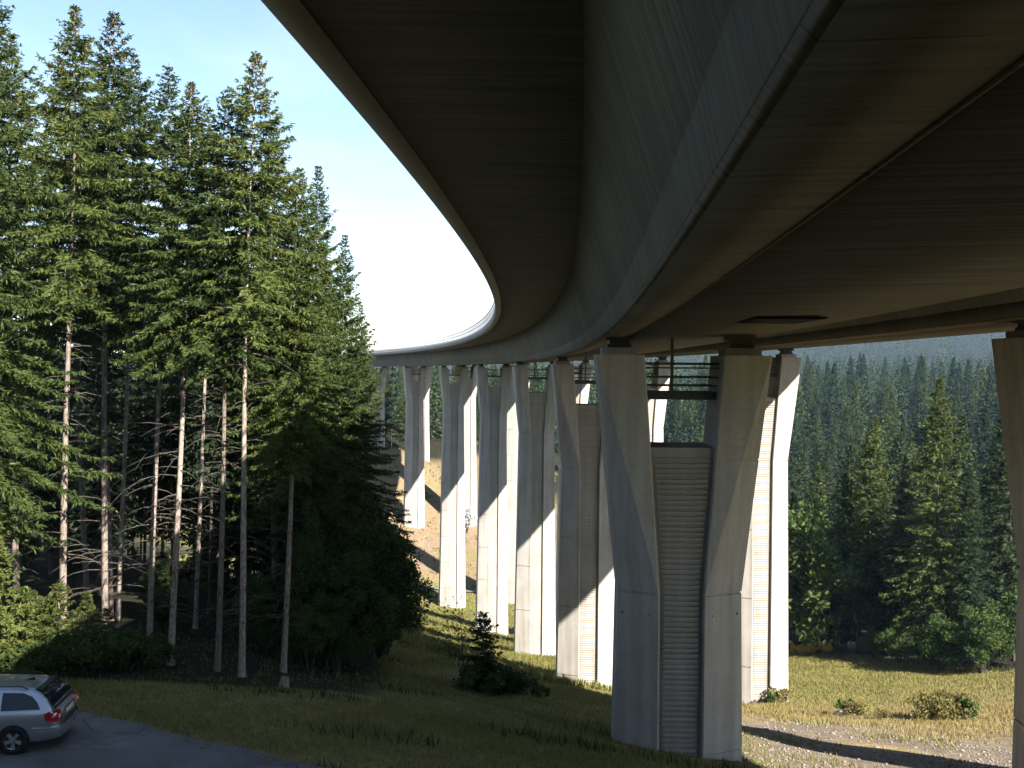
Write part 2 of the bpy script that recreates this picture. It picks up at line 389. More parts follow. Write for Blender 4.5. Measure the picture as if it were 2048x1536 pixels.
gme = mesh_np('ground', np.stack([GX, GY, GZ], -1).reshape(-1, 3), quads, m, True)
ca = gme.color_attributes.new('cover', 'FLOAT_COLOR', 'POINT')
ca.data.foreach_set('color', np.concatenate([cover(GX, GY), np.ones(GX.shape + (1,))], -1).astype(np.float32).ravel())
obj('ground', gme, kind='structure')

# asphalt road
m, nt, lk, b = mat_new('asphalt'); tcn = nt.new('ShaderNodeTexCoord')
f1 = noise(nt, lk, tcn.outputs['Object'], .8, 5); f2 = noise(nt, lk, tcn.outputs['Object'], 60, 3)
c = ramp(nt, lk, f1, [(.3, (.072, .071, .072)), (.5, (.10, .099, .10)), (.7, (.13, .128, .127))])
c = mixc(nt, lk, .7, c, ramp(nt, lk, f2, [(.3, (.7, .7, .7)), (.75, (1.5, 1.5, 1.5))]), 'MULTIPLY')
tcx = nt.new('ShaderNodeSeparateXYZ'); lk.new(tcn.outputs['Object'], tcx.inputs[0])
# pale dust swept up along the road edge behind the parked car
f3 = noise(nt, lk, tcn.outputs['Object'], 1.9, 6, .62)
dust = mth(nt, lk, 'GREATER_THAN', f3, .60)
reach = mth(nt, lk, 'MULTIPLY', mth(nt, lk, 'LESS_THAN', tcx.outputs[0], -7.6), mth(nt, lk, 'GREATER_THAN', tcx.outputs[1], 25.6))
c = mixc(nt, lk, mth(nt, lk, 'MULTIPLY', mth(nt, lk, 'MULTIPLY', dust, reach), .5), c, (.17, .165, .155))
vo = nt.new('ShaderNodeTexVoronoi'); vo.feature = 'DISTANCE_TO_EDGE'; vo.inputs['Scale'].default_value = .42; lk.new(tcn.outputs['Object'], vo.inputs['Vector'])
crk = mth(nt, lk, 'MULTIPLY', mth(nt, lk, 'LESS_THAN', vo.outputs['Distance'], .006), mth(nt, lk, 'GREATER_THAN', noise(nt, lk, tcn.outputs['Object'], .5, 2), .5))
c = mixc(nt, lk, mth(nt, lk, 'MULTIPLY', crk, .7), c, (.03, .03, .03))
lk.new(c, b.inputs['Base Color']); b.inputs['Roughness'].default_value = .8; b.inputs['Specular IOR Level'].default_value = .3
bump(nt, lk, b, f2, .4, .01)
aa = np.linspace(-48, 26, 500); bb = np.array([-.05, .2, 1.5, 3.0, 4.5, 6.0, 6.9])
AA, BB = np.meshgrid(aa, bb)
wob = .12 * smoothnoise(AA, 0 * AA, 1.1, 61) + .14 * smoothnoise(AA, 0 * AA, 3.3, 62) + .08 * smoothnoise(AA, 0 * AA, 9.0, 63)
BB2 = BB + np.where(BB < .5, wob, 0)
RV = np.stack([ROAD_A[0] + AA * rdir[0] + BB2 * rnor[0], ROAD_A[1] + AA * rdir[1] + BB2 * rnor[1], road_z(AA, BB2)], -1)
i2 = np.arange(AA.size).reshape(AA.shape)
obj('forest_road', mesh_np('forest_road', RV.reshape(-1, 3), np.stack([i2[:-1, :-1], i2[1:, :-1], i2[1:, 1:], i2[:-1, 1:]], -1).reshape(-1, 4), m, True), kind='structure')
# small paved path on the valley floor beyond the fifth pier
pv = []
for t in np.linspace(0, 1, 60):
    x, y = -75 + 100 * t, 236 - 5 * t - 4 * math.sin(3 * t)
    for o_ in (-1.5, 1.5):
        pv.append((x, y + o_, hz(x, y) + .12))
pv = np.array(pv); k = np.arange(59) * 2
obj('valley_path', mesh_np('valley_path', pv, np.stack([k, k + 2, k + 3, k + 1], 1), plain('grey_path', (.15, .15, .155), .9), True), kind='structure')

# ------------------------------------------------------------------ viaduct girders
def sweep(name, prof, mat, ss, toff=0.0, zoff=0.0, parent=None, closed=False, capends=True):
    prof = np.array(prof, float); n = len(prof)
    per = np.concatenate(([0], np.cumsum(np.hypot(*np.diff(prof, axis=0).T)))); V = []; UV = []
    for s in ss:
        for (t, z), p_ in zip(prof, per): V.append(bpt(s, t + toff, z + zoff)); UV.append((s, p_))
    k = len(ss); id_ = np.arange(n * k).reshape(k, n); q = []
    rng_ = range(n) if closed else range(n - 1)
    for j in rng_:
        j2 = (j + 1) % n
        q.append(np.stack([id_[:-1, j], id_[:-1, j2], id_[1:, j2], id_[1:, j]], 1))
    fc = [np.concatenate(q)]
    if closed and capends: fc.append(np.array([list(id_[0])[::-1]])); fc.append(np.array([list(id_[-1])]))
    return obj(name, mesh_np(name, np.array(V), fc, mat, False, UV), parent)
SS = np.concatenate([np.arange(-10, 60, 1.0), np.arange(60, 430, 2.5)])
def girder(name, label, toff, zoff, tl, tr, full):
    root = thing(name, label, 'bridge', bpt(0, toff, zoff))
    mi = Matrix.Translation(-Vector(root.location))
    def sw(nm, prof, mat):
        o = sweep(nm, prof, mat, SS, toff, zoff, None, True); o.data.transform(mi); o.parent = root; return o
    g = .012
    # webs with a construction joint groove, one closed trough
    hj = .52; gv = .008; xj = BH + (TJ - BH) * hj / HJ
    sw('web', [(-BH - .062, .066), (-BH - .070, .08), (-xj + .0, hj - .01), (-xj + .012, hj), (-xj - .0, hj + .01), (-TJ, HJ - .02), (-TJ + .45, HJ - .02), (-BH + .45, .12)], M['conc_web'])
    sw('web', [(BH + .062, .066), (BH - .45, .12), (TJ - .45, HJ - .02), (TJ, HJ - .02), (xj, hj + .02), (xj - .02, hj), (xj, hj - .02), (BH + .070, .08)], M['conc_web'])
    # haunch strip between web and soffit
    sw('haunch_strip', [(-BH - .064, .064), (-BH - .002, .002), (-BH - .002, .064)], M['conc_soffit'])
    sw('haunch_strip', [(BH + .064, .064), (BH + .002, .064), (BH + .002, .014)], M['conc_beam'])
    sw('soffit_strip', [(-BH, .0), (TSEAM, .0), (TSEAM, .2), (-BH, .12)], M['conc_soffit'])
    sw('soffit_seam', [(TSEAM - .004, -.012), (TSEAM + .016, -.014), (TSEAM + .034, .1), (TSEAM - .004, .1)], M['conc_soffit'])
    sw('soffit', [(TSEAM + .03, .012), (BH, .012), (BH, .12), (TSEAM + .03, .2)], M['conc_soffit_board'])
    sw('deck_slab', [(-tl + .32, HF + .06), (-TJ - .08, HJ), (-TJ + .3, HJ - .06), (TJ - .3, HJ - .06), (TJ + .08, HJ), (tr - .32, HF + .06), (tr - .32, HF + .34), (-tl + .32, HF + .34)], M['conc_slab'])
    e = sw('edge_beam', [(-tl, HF), (-tl + .34, HF), (-tl + .34, HF + .045), (-tl + .37, HF + .045), (-tl + .37, HF + .5), (-tl, HF + .68)], M['conc_beam'])
    e = sw('edge_beam', [(tr, HF), (tr, HF + .68), (tr - .37, HF + .5), (tr - .37, HF + .045), (tr - .34, HF + .045), (tr - .34, HF)], M['conc_beam'])
    # railings: rails swept along, posts and bars set every half metre
    for t in ((-tl + .12, tr - .12) if full else (tr - .12, -tl + .12)):
        ms = MB(); zb = HF + .60
        for s in np.arange(-8, 428, 2.0): ms.box(-.03, .03, -.03, .03, 0, 1.1, Matrix.Translation(Vector(bpt(s, t + toff, zb + zoff)) - root.location))
        for s in np.arange(-8, 428, .5): ms.box(-.011, .011, -.011, .011, .1, 1.04, Matrix.Translation(Vector(bpt(s, t + toff, zb + zoff)) - root.location))
        rail = ms.obj('railing', M['rail'], root)
        for z0, w in ((1.04, .04), (.55, .015), (.08, .02)):
            o = sweep('rail', [(t - w, zb + z0), (t + w, zb + z0), (t + w, zb + z0 + .05), (t - w, zb + z0 + .05)], M['rail'], SS, toff, zoff, None, True); o.data.transform(mi); o.parent = rail
    # guard rail beside the carriageway
    for t in (-tl + 1.9, tr - 1.2):
        o = sweep('guard_rail', [(t - .03, HF + .9), (t + .03, HF + .9), (t + .05, HF + 1.2), (t - .05, HF + 1.2)], M['rail'], SS, toff, zoff, None, True); o.data.transform(mi); o.parent = root
    return root
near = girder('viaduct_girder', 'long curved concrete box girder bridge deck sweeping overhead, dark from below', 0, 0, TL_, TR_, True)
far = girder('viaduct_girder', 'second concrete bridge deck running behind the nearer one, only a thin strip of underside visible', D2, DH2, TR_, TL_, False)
# access hatch let into the soffit
hp = [bpt(26.6, 2.1, 0) , bpt(23.6, 2.1, 0)]
mh = MB(); x, y, h = ali(25.0); Mh = Matrix.Translation(Vector(bpt(25.0, .85, -.035)) - near.location) @ Matrix.Rotation(h, 4, 'Z')
mh.box(-.75, .75, -1.5, 1.5, 0, .042, Mh); mh.box(-.68, .68, -1.42, 1.42, -.012, .0, Mh)
hatch = mh.obj('access_hatch', plain('hatch_steel', (.012, .012, .011), .8, 0, .05), near)
# abutment under the girder ends, behind the viewpoint
ab = MB(); x, y, h = ali(-9.0); Ma = Matrix.Translation(Vector(bpt(-9, 0, 0))) @ Matrix.Rotation(h, 4, 'Z')
ab.box(-6.9, 19.6, -3.5, 1.2, -6, -.12, Ma); ab.box(-6.9, 19.6, -4.3, -1.4, -6, 3.4, Ma)
o = ab.obj('abutment_wall', M['conc_pier']); o['label'] = 'concrete abutment wall carrying the bridge ends behind the viewpoint'; o['category'] = 'wall'

# ------------------------------------------------------------------ piers
FD, RD = 1.5, .26                        # half depth, recess depth
def pier(name, label, i, t, zoff, group, ground_z=None):
    s = S1 + LSP * (i - 1); x, y, h = ali(s); top = Vector(bpt(s, t, zoff - .62))
    g = hz(top.x, top.y)
    gz = min(hz(top.x + a, top.y + b_) for a in (-3, 0, 3) for b_ in (-2, 0, 2)) - .8
    root = thing(name, label, 'bridge pier', (top.x, top.y, g), group); root.rotation_euler = (0, 0, h)
    zt = top.z - g; zw = zt - 7.75; zg = zt - 3.0; zb = gz - g; tap = .015
    def dims(z):
        if z >= zw:
            u = (z - zw) / (zt - zw)
            xo = 2.02 + (2.80 - 2.02) * u; xi = .70 + .56 * u; xf = .72 + (2.795 - .72) * u
        else:
            d = zw - z; xo = 2.02 + tap * d; xi = .70 - .002 * d; xf = xi + .02
        f = FD + tap * .6 * max(0, zw - z)
        return xi, xf, xo, f, (xo - xf) * .5
    zs = [zb]; z = zw; lv = []
    while z > zb + .4: lv.append(z); z -= 5.15
    for z in sorted(lv): zs += [(z - .04, 0), (z - .034, .05), (z + .034, .05), (z + .04, 0)]
    zs = [(q, 0) if not isinstance(q, tuple) else q for q in zs]
    for k in range(1, 9): zs.append((zw + (zt - zw) * k / 8 if k > 0 else zw, 0))
    zg_ = zg - .35
    zs = sorted(zs + [(zg_ - .03, 0), (zg_ - .026, .02), (zg_ + .026, .02), (zg_ + .03, 0)])
    for sgn in (-1, 1):
        lm = MB(); rings = []
        for z, ins in zs:
            xi, xf, xo, f, dl = dims(z); xo -= ins; f -= ins
            ch = .05
            r = [(xi, -(f - ch)), (xi + ch, -f), (max(xf, xi + ch + .005), -f), (xo, -(f - dl)), (xo, f - dl), (max(xf, xi + ch + .005), f), (xi + ch, f), (xi, f - ch)]
            rings.append([(sgn * a, b_, z) for a, b_ in (r if sgn > 0 else r[::-1])])
        lm.loft(rings); lm.obj('leg', M['conc_pier'], root)
        # bearing plinth and bearing
        xb = sgn * 2.02; pm = MB(); pm.box(xb - .58, xb + .58, -.8, .8, zt, zt + .24); pl = pm.obj('bearing_plinth', M['conc_panel'], root)
        bm_ = MB(); bm_.box(xb - .40, xb + .40, -.5, .5, zt + .24, zt + .36); bm_.box(xb - .34, xb + .34, -.44, .44, zt + .36, zt + .50); bm_.box(xb - .45, xb + .45, -.55, .55, zt + .50, zt + .61 + CF * xb + .012)
        bm_.obj('bearing', M['rubber'], root)
    # ribbed panel between the legs
    def fp(z): return FD - RD + tap * .6 * max(0, zw - z)
    def slab(name_, z0, z1, par):
        mb = MB(); rings = []
        for z in (z0, zw if z0 < zw < z1 else (z0 + z1) / 2, z1):
            xi = dims(z)[0] + .2; rings.append([(-xi, -fp(z), z), (xi, -fp(z), z), (xi, fp(z), z), (-xi, fp(z), z)])
        mb.loft(rings); return mb.obj(name_, M['conc_panel'], par)
    panel = slab('panel', zb, zg, root)
    pz = np.arange(zg - .42, max(zb, -1.0), -.172); V, F4 = [], []
    for z in pz:
        for fs in (-1, 1):
            xi = dims(z)[0] - .13; f = fp(z) - .01; mb = MB(); rdp = .11 if i == 1 and t < 1 else .05; pr_ = [(f, .0), (f + rdp, .02), (f + rdp, .08), (f, .10)]
            mb.loft([[(x_, fs * yy, zz) for yy, zz in (pr_ if fs > 0 else pr_[::-1])] for x_ in (-xi, xi)])
            if i == 1 and t < 1 and fs < 0:
                o = mb.obj('rib', M['conc_panel'], panel); o.location.z = z
            else:
                F4 += [tuple(len(V) + q for q in fc) for fc in mb.f]; V += [(a_, b_, c_ + z) for a_, b_, c_ in mb.v]
    me = bpy.data.meshes.new('ribs'); me.from_pydata(V, [], F4); me.materials.append(M['conc_panel']); obj('ribs', me, panel, kind='stuff')
    if i == 1 and t < 1:
        for xx in (-1.85, -.98, .98, 1.85):
            xi, xf, xo, f, dl = dims(zw - .68); yy = -(f - dl * max(0, abs(xx) - xf) / (xo - xf)) - .004
            th = MB(); th.tube([(xx, yy, zw - .68), (xx, yy + .03, zw - .68)], .05, 10); th.obj('tie_hole', M['rubber'], root)
    # inspection platform hung between the legs
    pb = MB(); pb.box(-1.22, 1.22, -.62, .62, zt - 1.42, zt - 1.26); pb.box(-1.22, 1.22, -.68, -.62, zt - 1.46, zt - 1.20); pb.box(-1.22, 1.22, .62, .68, zt - 1.46, zt - 1.20)
    pf = pb.obj('inspection_platform', M['steel'], root)
    for zz, w in ((-.28, .04), (-.42, .022), (-.72, .03), (-1.0, .025)):
        for yy in (-.66, .66):
            r = MB(); r.box(-1.3, 1.3, yy - w, yy + w, zt + zz - w, zt + zz + w); r.obj('rail', M['steel'], pf)
    lp = MB(); lp.box(-.36, -.26, -.75, -.69, zt - 1.42, zt + .60); lp.obj('hanger_post', M['steel'], pf)
    return root
wordP = {1: 'nearest large concrete pier with flared twin legs and ribbed centre panel, wholly in shade', 2: 'second concrete pier just left of the nearest one, lower half in sun',
         3: 'third concrete pier from the right in the nearer row, ribs and grey left edge', 4: 'fourth concrete pier of the nearer row standing behind the small dark spruce',
         5: 'tall fifth concrete pier of the nearer row, sunlit base on green grass', 6: 'sixth concrete pier at the far left with its base on the bare orange slope', 7: 'far concrete pier glimpsed in blue shade through spruce branches left of the slope'}
wordQ = {1: 'shaded concrete pier cut off by the right edge of the photo', 2: 'bright sunlit concrete pier right behind the nearest pier, beside the meadow',
         3: 'sunlit pier of the second deck seen through the opening of the nearest pier', 4: 'sunlit pier of the second deck seen through the opening of the second pier',
         5: 'sunlit pier of the second deck showing between third and fourth pier', 6: 'sunlit pier of the second deck peeking out right of the fifth pier', 7: 'narrow sunlit pier of the second deck peeking out right of the sixth pier'}
for i in range(1, 8):
    pier('bridge_pier', wordP[i], i, -.12 if i == 1 else 0, 0, 'piers of the nearer deck')
    pier('bridge_pier', wordQ[i], i, D2 + (.5 if i == 1 else -.1), DH2, 'piers of the second deck')

# ------------------------------------------------------------------ vegetation builders
def kites(base, d, length, width, rng, fold=.0):
    """elongated four-sided sprays: base (n,3), unit directions, lengths and widths"""
    n = len(base); r = rng.normal(size=(n, 3)); p = np.cross(d, r); p /= np.linalg.norm(p, axis=1)[:, None] + 1e-9
    L = length[:, None]; w = width[:, None]
    a = base; b_ = base + d * L * .38 + p * w * .5; c = base + d * L; e = base + d * L * .38 - p * w * .5
    V = np.stack([a, b_, c, e], 1).reshape(-1, 3); F = np.arange(4 * n).reshape(n, 4)
    return V, F
def unit(v): return v / (np.linalg.norm(v, axis=-1, keepdims=True) + 1e-9)
def spruce_crown(seed, H, cb, rmax, dz0=.46, nbr=6.5, step=.042, tl=.40, tw=.05, gaps=.10, power=.8, fat=.9, sub=5):
    """whorls of drooping boughs, each a flat spray of side twigs with sub twigs and hanging twigs"""
    rng = np.random.default_rng(seed); B = []
    z = cb
    while z < H - .12:
        t = (H - z) / (H - cb)
        prof = rmax * (min(t / fat, 1) ** (power + .3 * max(0, 1 - t * 2.5))) * (1 if t < .86 else 1 - .5 * (t - .86) / .14)
        nb = max(4, int(round(nbr * (.65 + .35 * t) + rng.uniform(-1, 1)))); a0 = rng.uniform(0, 6.28)
        for k in range(nb):
            if rng.random() < gaps * min(1, t * 3): continue
            B.append((z + rng.uniform(-.16, .16) * min(1, t * 5), a0 + 6.283 * k / nb + rng.uniform(-.3, .3), prof * rng.uniform(.55, 1.28) + .06 + .05 * min(1, t * 8), t))
        z += dz0 * (.42 + .58 * min(1, t * 1.6)) * rng.uniform(.85, 1.15)
    base, dr, ln, wd = [], [], [], []
    up = np.array((0, 0, 1.0))
    for zb, a, L, t in B:
        out = np.array((math.cos(a), math.sin(a), 0)); side = np.array((-math.sin(a), math.cos(a), 0))
        el = .75 * (1 - t) ** 2 + .10 - .38 * t + rng.uniform(-.12, .12); dro = .34 * t + .10; upt = .26
        def axis_at(u): return out * (L * u)[:, None] + up * (zb + L * (math.tan(el) * u - dro * u ** 2 + upt * u ** 4))[:, None]
        n = max(7, int(L / step)); u = np.sort(rng.uniform(.04, 1, n)); pos = axis_at(u)
        sg = rng.choice((-1, 1), n); tlen = (tl * (1.25 - .75 * u) * (.16 + .84 * min(1, L / 1.3)) + .05) * rng.uniform(.65, 1.3, n)
        d = unit(out * rng.uniform(.35, .95, n)[:, None] + side * (sg * rng.uniform(.5, 1.0, n))[:, None] + up * (-rng.uniform(.05, .5, n) * (.4 + .6 * t) + .35 * (1 - t) ** 3)[:, None])
        base.append(pos); dr.append(d); ln.append(tlen); wd.append(tw * rng.uniform(.8, 1.4, n))
        for q in range(sub):
            v = rng.uniform(.15, .85, n); p2 = pos + d * (tlen * v)[:, None]
            d2 = unit(d * rng.uniform(.5, 1, n)[:, None] + rng.normal(size=(n, 3)) * .45 + up * (-.15 - .75 * t * rng.random(n))[:, None])
            base.append(p2); dr.append(d2); ln.append(tlen * .62 * rng.uniform(.6, 1.2, n)); wd.append(tw * rng.uniform(.7, 1.3, n))
    nt_ = 26
    base.append(np.stack([np.zeros(nt_), np.zeros(nt_), np.linspace(H - 1.3, H - .1, nt_)], 1))
    d = rng.normal(size=(nt_, 3)) * (.6, .6, .2) + (0, 0, .7); d[-1] = (0, 0, 1); dr.append(unit(d)); ln.append(np.linspace(tl * .5, tl * .4, nt_)); wd.append(np.full(nt_, tw * .8))
    return kites(np.concatenate(base), np.concatenate(dr), np.concatenate(ln), np.concatenate(wd), rng), B
def trunk_mesh(seed, H, r0, n=9, mat=None):
    rng = np.random.default_rng(seed); zs = np.concatenate([[-1.2, 0, .35, 1.0], np.linspace(2.2, H, 12)])
    ph = rng.uniform(0, 6.28); mb = MB(); pts, rr = [], []
    for z in zs:
        q = max(z, 0) / H
        pts.append((.10 * math.sin(ph + q * 5), .10 * math.cos(ph + q * 4), z)); rr.append(r0 * ((1 - q) ** .8 * .93 + .03) * (1 + .28 * math.exp(-max(z, 0) * 2.4)))
    mb.tube(pts, rr, n); return mb.mesh('trunk', mat or M['bark'], True)
def dead_mesh(seed, z0, z1, n, r0, H):
    rng = np.random.default_rng(seed); V = []; Fq = []; c = 0
    for k in range(n):
        z = rng.uniform(z0, z1); a = rng.uniform(0, 6.28); L = rng.uniform(.7, 2.0); out = np.array((math.cos(a), math.sin(a), 0)); el = rng.uniform(-.1, .35); dro = rng.uniform(.15, .55)
        pr = None
        for j, u in enumerate((0, .33, .66, 1.0)):
            p = out * (r0 * .5 + L * u) + np.array((0, 0, z + L * (el * u - dro * u * u))); w = .022 * (1 - .75 * u)
            s_ = np.array((-out[1], out[0], 0)) * w; t_ = np.array((0, 0, w))
            V += [p + s_ - t_ * .6, p - s_ - t_ * .6, p + t_]
            if j:
                for e in range(3): Fq.append((c - 3 + e, c - 3 + (e + 1) % 3, c + (e + 1) % 3, c + e))
            c += 3
    return mesh_np('dead_branches', np.array(V), np.array(Fq), M['twig'])
def cones_mesh(seed, B, H, n):
    rng = np.random.default_rng(seed); top = [b for b in B if b[3] < .30]; base = []
    for k in range(n):
        zb, a, L, t = top[rng.integers(len(top))]; u = rng.uniform(.5, 1.0)
        base.append((math.cos(a) * L * u, math.sin(a) * L * u, zb + L * u * (.5 * (1 - t) - .1) + .02))
    base = np.array(base); d = unit(np.array((0, 0, -1.0)) + rng.normal(size=(n, 3)) * .15); V = []; F = []
    A, Fa = kites(base, d, np.full(n, .15), np.full(n, .045), rng); Bv, Fb = kites(base, d, np.full(n, .17), np.full(n, .055), rng)
    return mesh_np('cones', np.concatenate([A, Bv]), np.concatenate([Fa, Fb + len(A)]), M['cone'])

class Kind: pass
def spruce_kind(seed, H, cbf, rmax, r0, mat='needle', dead=70, cones=0, **kw):
    k = Kind(); k.H = H
    (V, F), B = spruce_crown(seed, H, H * cbf, rmax, **kw)
    k.crown = mesh_np('crown', V, F, M[mat]); k.trunk = trunk_mesh(seed, H, r0, 9, M['bark_shade'] if (mat == 'needle_dark' or seed > 60) else None)
    k.dead = dead_mesh(seed, 2.0, H * cbf + 2, dead, r0, H) if dead else None
    k.cones = cones_mesh(seed, B, H, cones) if cones else None
    return k
def plant(kind, name, label, cat, x, y, top=None, scale=None, rz=None, group=None, z=None):
    z = hz(x, y) if z is None else z
    if top is not None:
        v = Vector(top) - Vector((x, y, z)); s = v.length / kind.H; q = Vector((0, 0, 1)).rotation_difference(v)
    else: s = scale; q = Quaternion()
    root = thing(name, label, cat, (x, y, z), group); root.scale = (s, s, s)
    root.rotation_mode = 'QUATERNION'; root.rotation_quaternion = q @ Quaternion((0, 0, 1), RNG.uniform(0, 6.28) if rz is None else rz)
    for nm in ('trunk', 'crown', 'dead', 'cones', 'stem', 'foliage', 'flowers'):
        me = getattr(kind, nm, None)
        if me: obj({'dead': 'dead_branches'}.get(nm, nm), me, root, kind='stuff' if nm in ('cones', 'dead') else None)
    return root

# ------------------------------------------------------------------ spruce stand on the left
KN = [spruce_kind(11, 24, .55, 3.3, .15, dead=80, cones=90), spruce_kind(12, 24, .57, 3.0, .14, dead=80, cones=150, gaps=.16), spruce_kind(13, 24, .53, 3.2, .135, dead=70),
      spruce_kind(14, 24, .42, 3.3, .15, dead=60, cones=50), spruce_kind(15, 24, .20, 3.7, .16, dead=40, cones=40), spruce_kind(16, 24, .54, 2.8, .115, dead=80, gaps=.16)]
front = [  # base x, depth, top (x, y), kind, label
    (128, 39.0, (150, 12), 0, 'tall spruce with pale sunlit bare trunk at the far left, behind the young spruces'),
    (207, 42.0, (226, 22), 1, 'tall spruce with dark shaded trunk and a cone-laden brown top'),
    (240, 45.0, (268, 105), 5, 'slim spruce with thin trunk between two stouter spruces at the left'),
    (303, 40.0, (338, 128), 2, 'spruce with pinkish sunlit trunk, third stout one from the left edge'),
    (345, 38.0, (382, 165), 0, 'spruce leaning slightly right, trunk half lit, in the middle of the stand'),
    (434, 37.5, (455, 172), 2, 'spruce with straight brownish trunk standing on the stand front'),
    (478, 37.0, (512, 102), 1, 'spruce with the palest lit trunk and high pointed cone-brown top'),
    (566, 39.0, (600, 330), 3, 'spruce at the front right of the stand, lower trunk in bridge shade'),
    (606, 48.0, (637, 332), 4, 'broad spruce on the right edge of the stand, its branches outlined on sky'),
    (549, 50.0, (548, 250), 3, 'spruce behind the front row with trunk hidden in shade'),
    (676, 56.0, (690, 470), 4, 'spruce at the outer right edge with low hanging branches'),
    (720, 68.0, (722, 610), 4, 'lower spruce at the right edge of the stand, close to the distant deck end'),
    (180, 50.0, (120, 120), 2, 'spruce with thin lit trunk just behind the second tall spruce'),
    (218, 47.0, (195, 190), 5, 'spruce whose lower trunk is brightly lit near the young spruces'),
    (-35, 37.0, (-22, -90), 4, 'spruce cut off by the left edge with sunny low branches'),
    (30, 46.0, (20, 60), 3, 'spruce near the left edge with dense hanging boughs'),
    (-160, 42.0, (-150, -40), 0, 'spruce outside the left edge whose boughs reach in'),
    (395, 47.0, (420, 215), 5, 'spruce standing back between the two leaning middle trunks'),
    (640, 62.0, (655, 520), 3, 'spruce behind the right edge tree, its top below the sky line'),
]
for bx, Y, (tx, ty), kd, lab in front:
    b0 = P(bx, 1300, Y); top = P(tx, ty, Y + .3); plant(KN[kd], 'spruce_tree', lab, 'tree', b0[0], Y, top)
# deeper trees of the same stand
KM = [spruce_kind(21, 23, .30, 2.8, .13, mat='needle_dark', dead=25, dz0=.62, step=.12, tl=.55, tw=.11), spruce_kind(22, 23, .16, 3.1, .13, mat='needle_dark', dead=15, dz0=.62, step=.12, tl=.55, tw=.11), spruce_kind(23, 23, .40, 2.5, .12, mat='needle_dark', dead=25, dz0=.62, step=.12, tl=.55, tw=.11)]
def scatter(n, xr, yr, ok, dmin, rng, existing=()):
    pts = list(existing); out = []; tries = 0
    while len(out) < n and tries < n * 60:
        tries += 1; x, y = rng.uniform(*xr), rng.uniform(*yr)
        if not ok(x, y): continue
        d = dmin(y) if callable(dmin) else dmin
        if any((x - a) ** 2 + (y - b_) ** 2 < d * d for a, b_ in pts): continue
        pts.append((x, y)); out.append((x, y))
    return out
rng = np.random.default_rng(5)
fr = [(P(bx, 1300, Y)[0], Y) for bx, Y, *_ in front]
deep = scatter(90, (-75, -8), (45, 110), lambda x, y: x < np.interp(y, [46, 60, 80, 125], [-9.5, -11.5, -14, -26]) and -.62 * y < x, 2.6, rng, fr)
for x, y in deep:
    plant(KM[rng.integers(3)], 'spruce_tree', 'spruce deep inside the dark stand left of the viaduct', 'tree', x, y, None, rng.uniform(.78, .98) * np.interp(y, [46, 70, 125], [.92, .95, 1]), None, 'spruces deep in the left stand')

# leafy undergrowth and bushes
def bush_kind(seed, h, r, n, leaf, mat, stems=7, spiky=0.0, lobes=26, hollow=.35):
    rng = np.random.default_rng(seed); k = Kind(); k.H = h
    ctr = []
    while len(ctr) < lobes:
        p = rng.normal(size=3); p /= np.linalg.norm(p); p *= rng.uniform(hollow, 1.0)
        q = np.array((p[0] * r, p[1] * r, h * (.52 + .46 * p[2]))); ctr.append(q)
    ctr = np.array(ctr); w = rng.integers(0, lobes, n); rad = rng.uniform(.16, .34, lobes) * r
    g = rng.normal(size=(n, 3)); g = unit(g) * (rng.random(n) ** .45)[:, None]
    base = ctr[w] + g * rad[w][:, None] * (1, 1, .8); base[:, 2] = np.maximum(base[:, 2], .03)
    d = unit(g + rng.normal(size=(n, 3)) * .6 + (0, 0, .15 + spiky)); V, F = kites(base, d, leaf * rng.uniform(.7, 1.4, n), leaf * .62 * rng.uniform(.7, 1.3, n), rng)
    k.foliage = mesh_np('foliage', V, F, M[mat]); mb = MB()
    for j in range(stems):
        c_ = ctr[rng.integers(lobes)]; mb.tube([(rng.normal() * .06, rng.normal() * .06, -.3), c_ * (.4, .4, .5), c_], [.035 * h / 3 + .008, .022 * h / 3 + .006, .006], 5, False)
    k.stem = mb.mesh('stem', M['twig']); return k
BD = [bush_kind(31, 5.6, 2.0, 11000, .12, 'leaf_dark', 9, lobes=40), bush_kind(32, 4.6, 1.7, 10000, .12, 'leaf_dark', 9, lobes=40)]
bushes = [(600, 42.5, 4.0), (648, 43, 5.2), (700, 44.5, 5.2), (735, 47, 5.6), (758, 49, 5.6), (728, 43.5, 3.6), (672, 41.5, 3.4), (620, 40.5, 2.8), (560, 43, 3.8), (772, 52, 5.5), (520, 45, 3.2), (716, 52, 6.5), (748, 56, 7.2), (660, 50, 6.2)]
for j, (px, Y, h) in enumerate(bushes):
    x = P(px, 1300, Y)[0]; kd = BD[j % 2]
    plant(kd, 'beech_bush', 'dark leafy bush in the shaded thicket at the right foot of the spruce stand', 'bush', x, Y, None, h / kd.H, None, 'dark bushes at the foot of the stand')
under = scatter(26, (-34, -8), (40, 80), lambda x, y: x < np.interp(y, [40, 60, 80], [-7, -11, -14]) and x > -.5 * y, 2.2, rng)
for x, y in under:
    kd = BD[rng.integers(2)]
    plant(kd, 'beech_bush', 'low dark bush between the trunks inside the spruce stand', 'bush', x, y, None, rng.uniform(.25, .55), None, 'undergrowth bushes inside the stand')
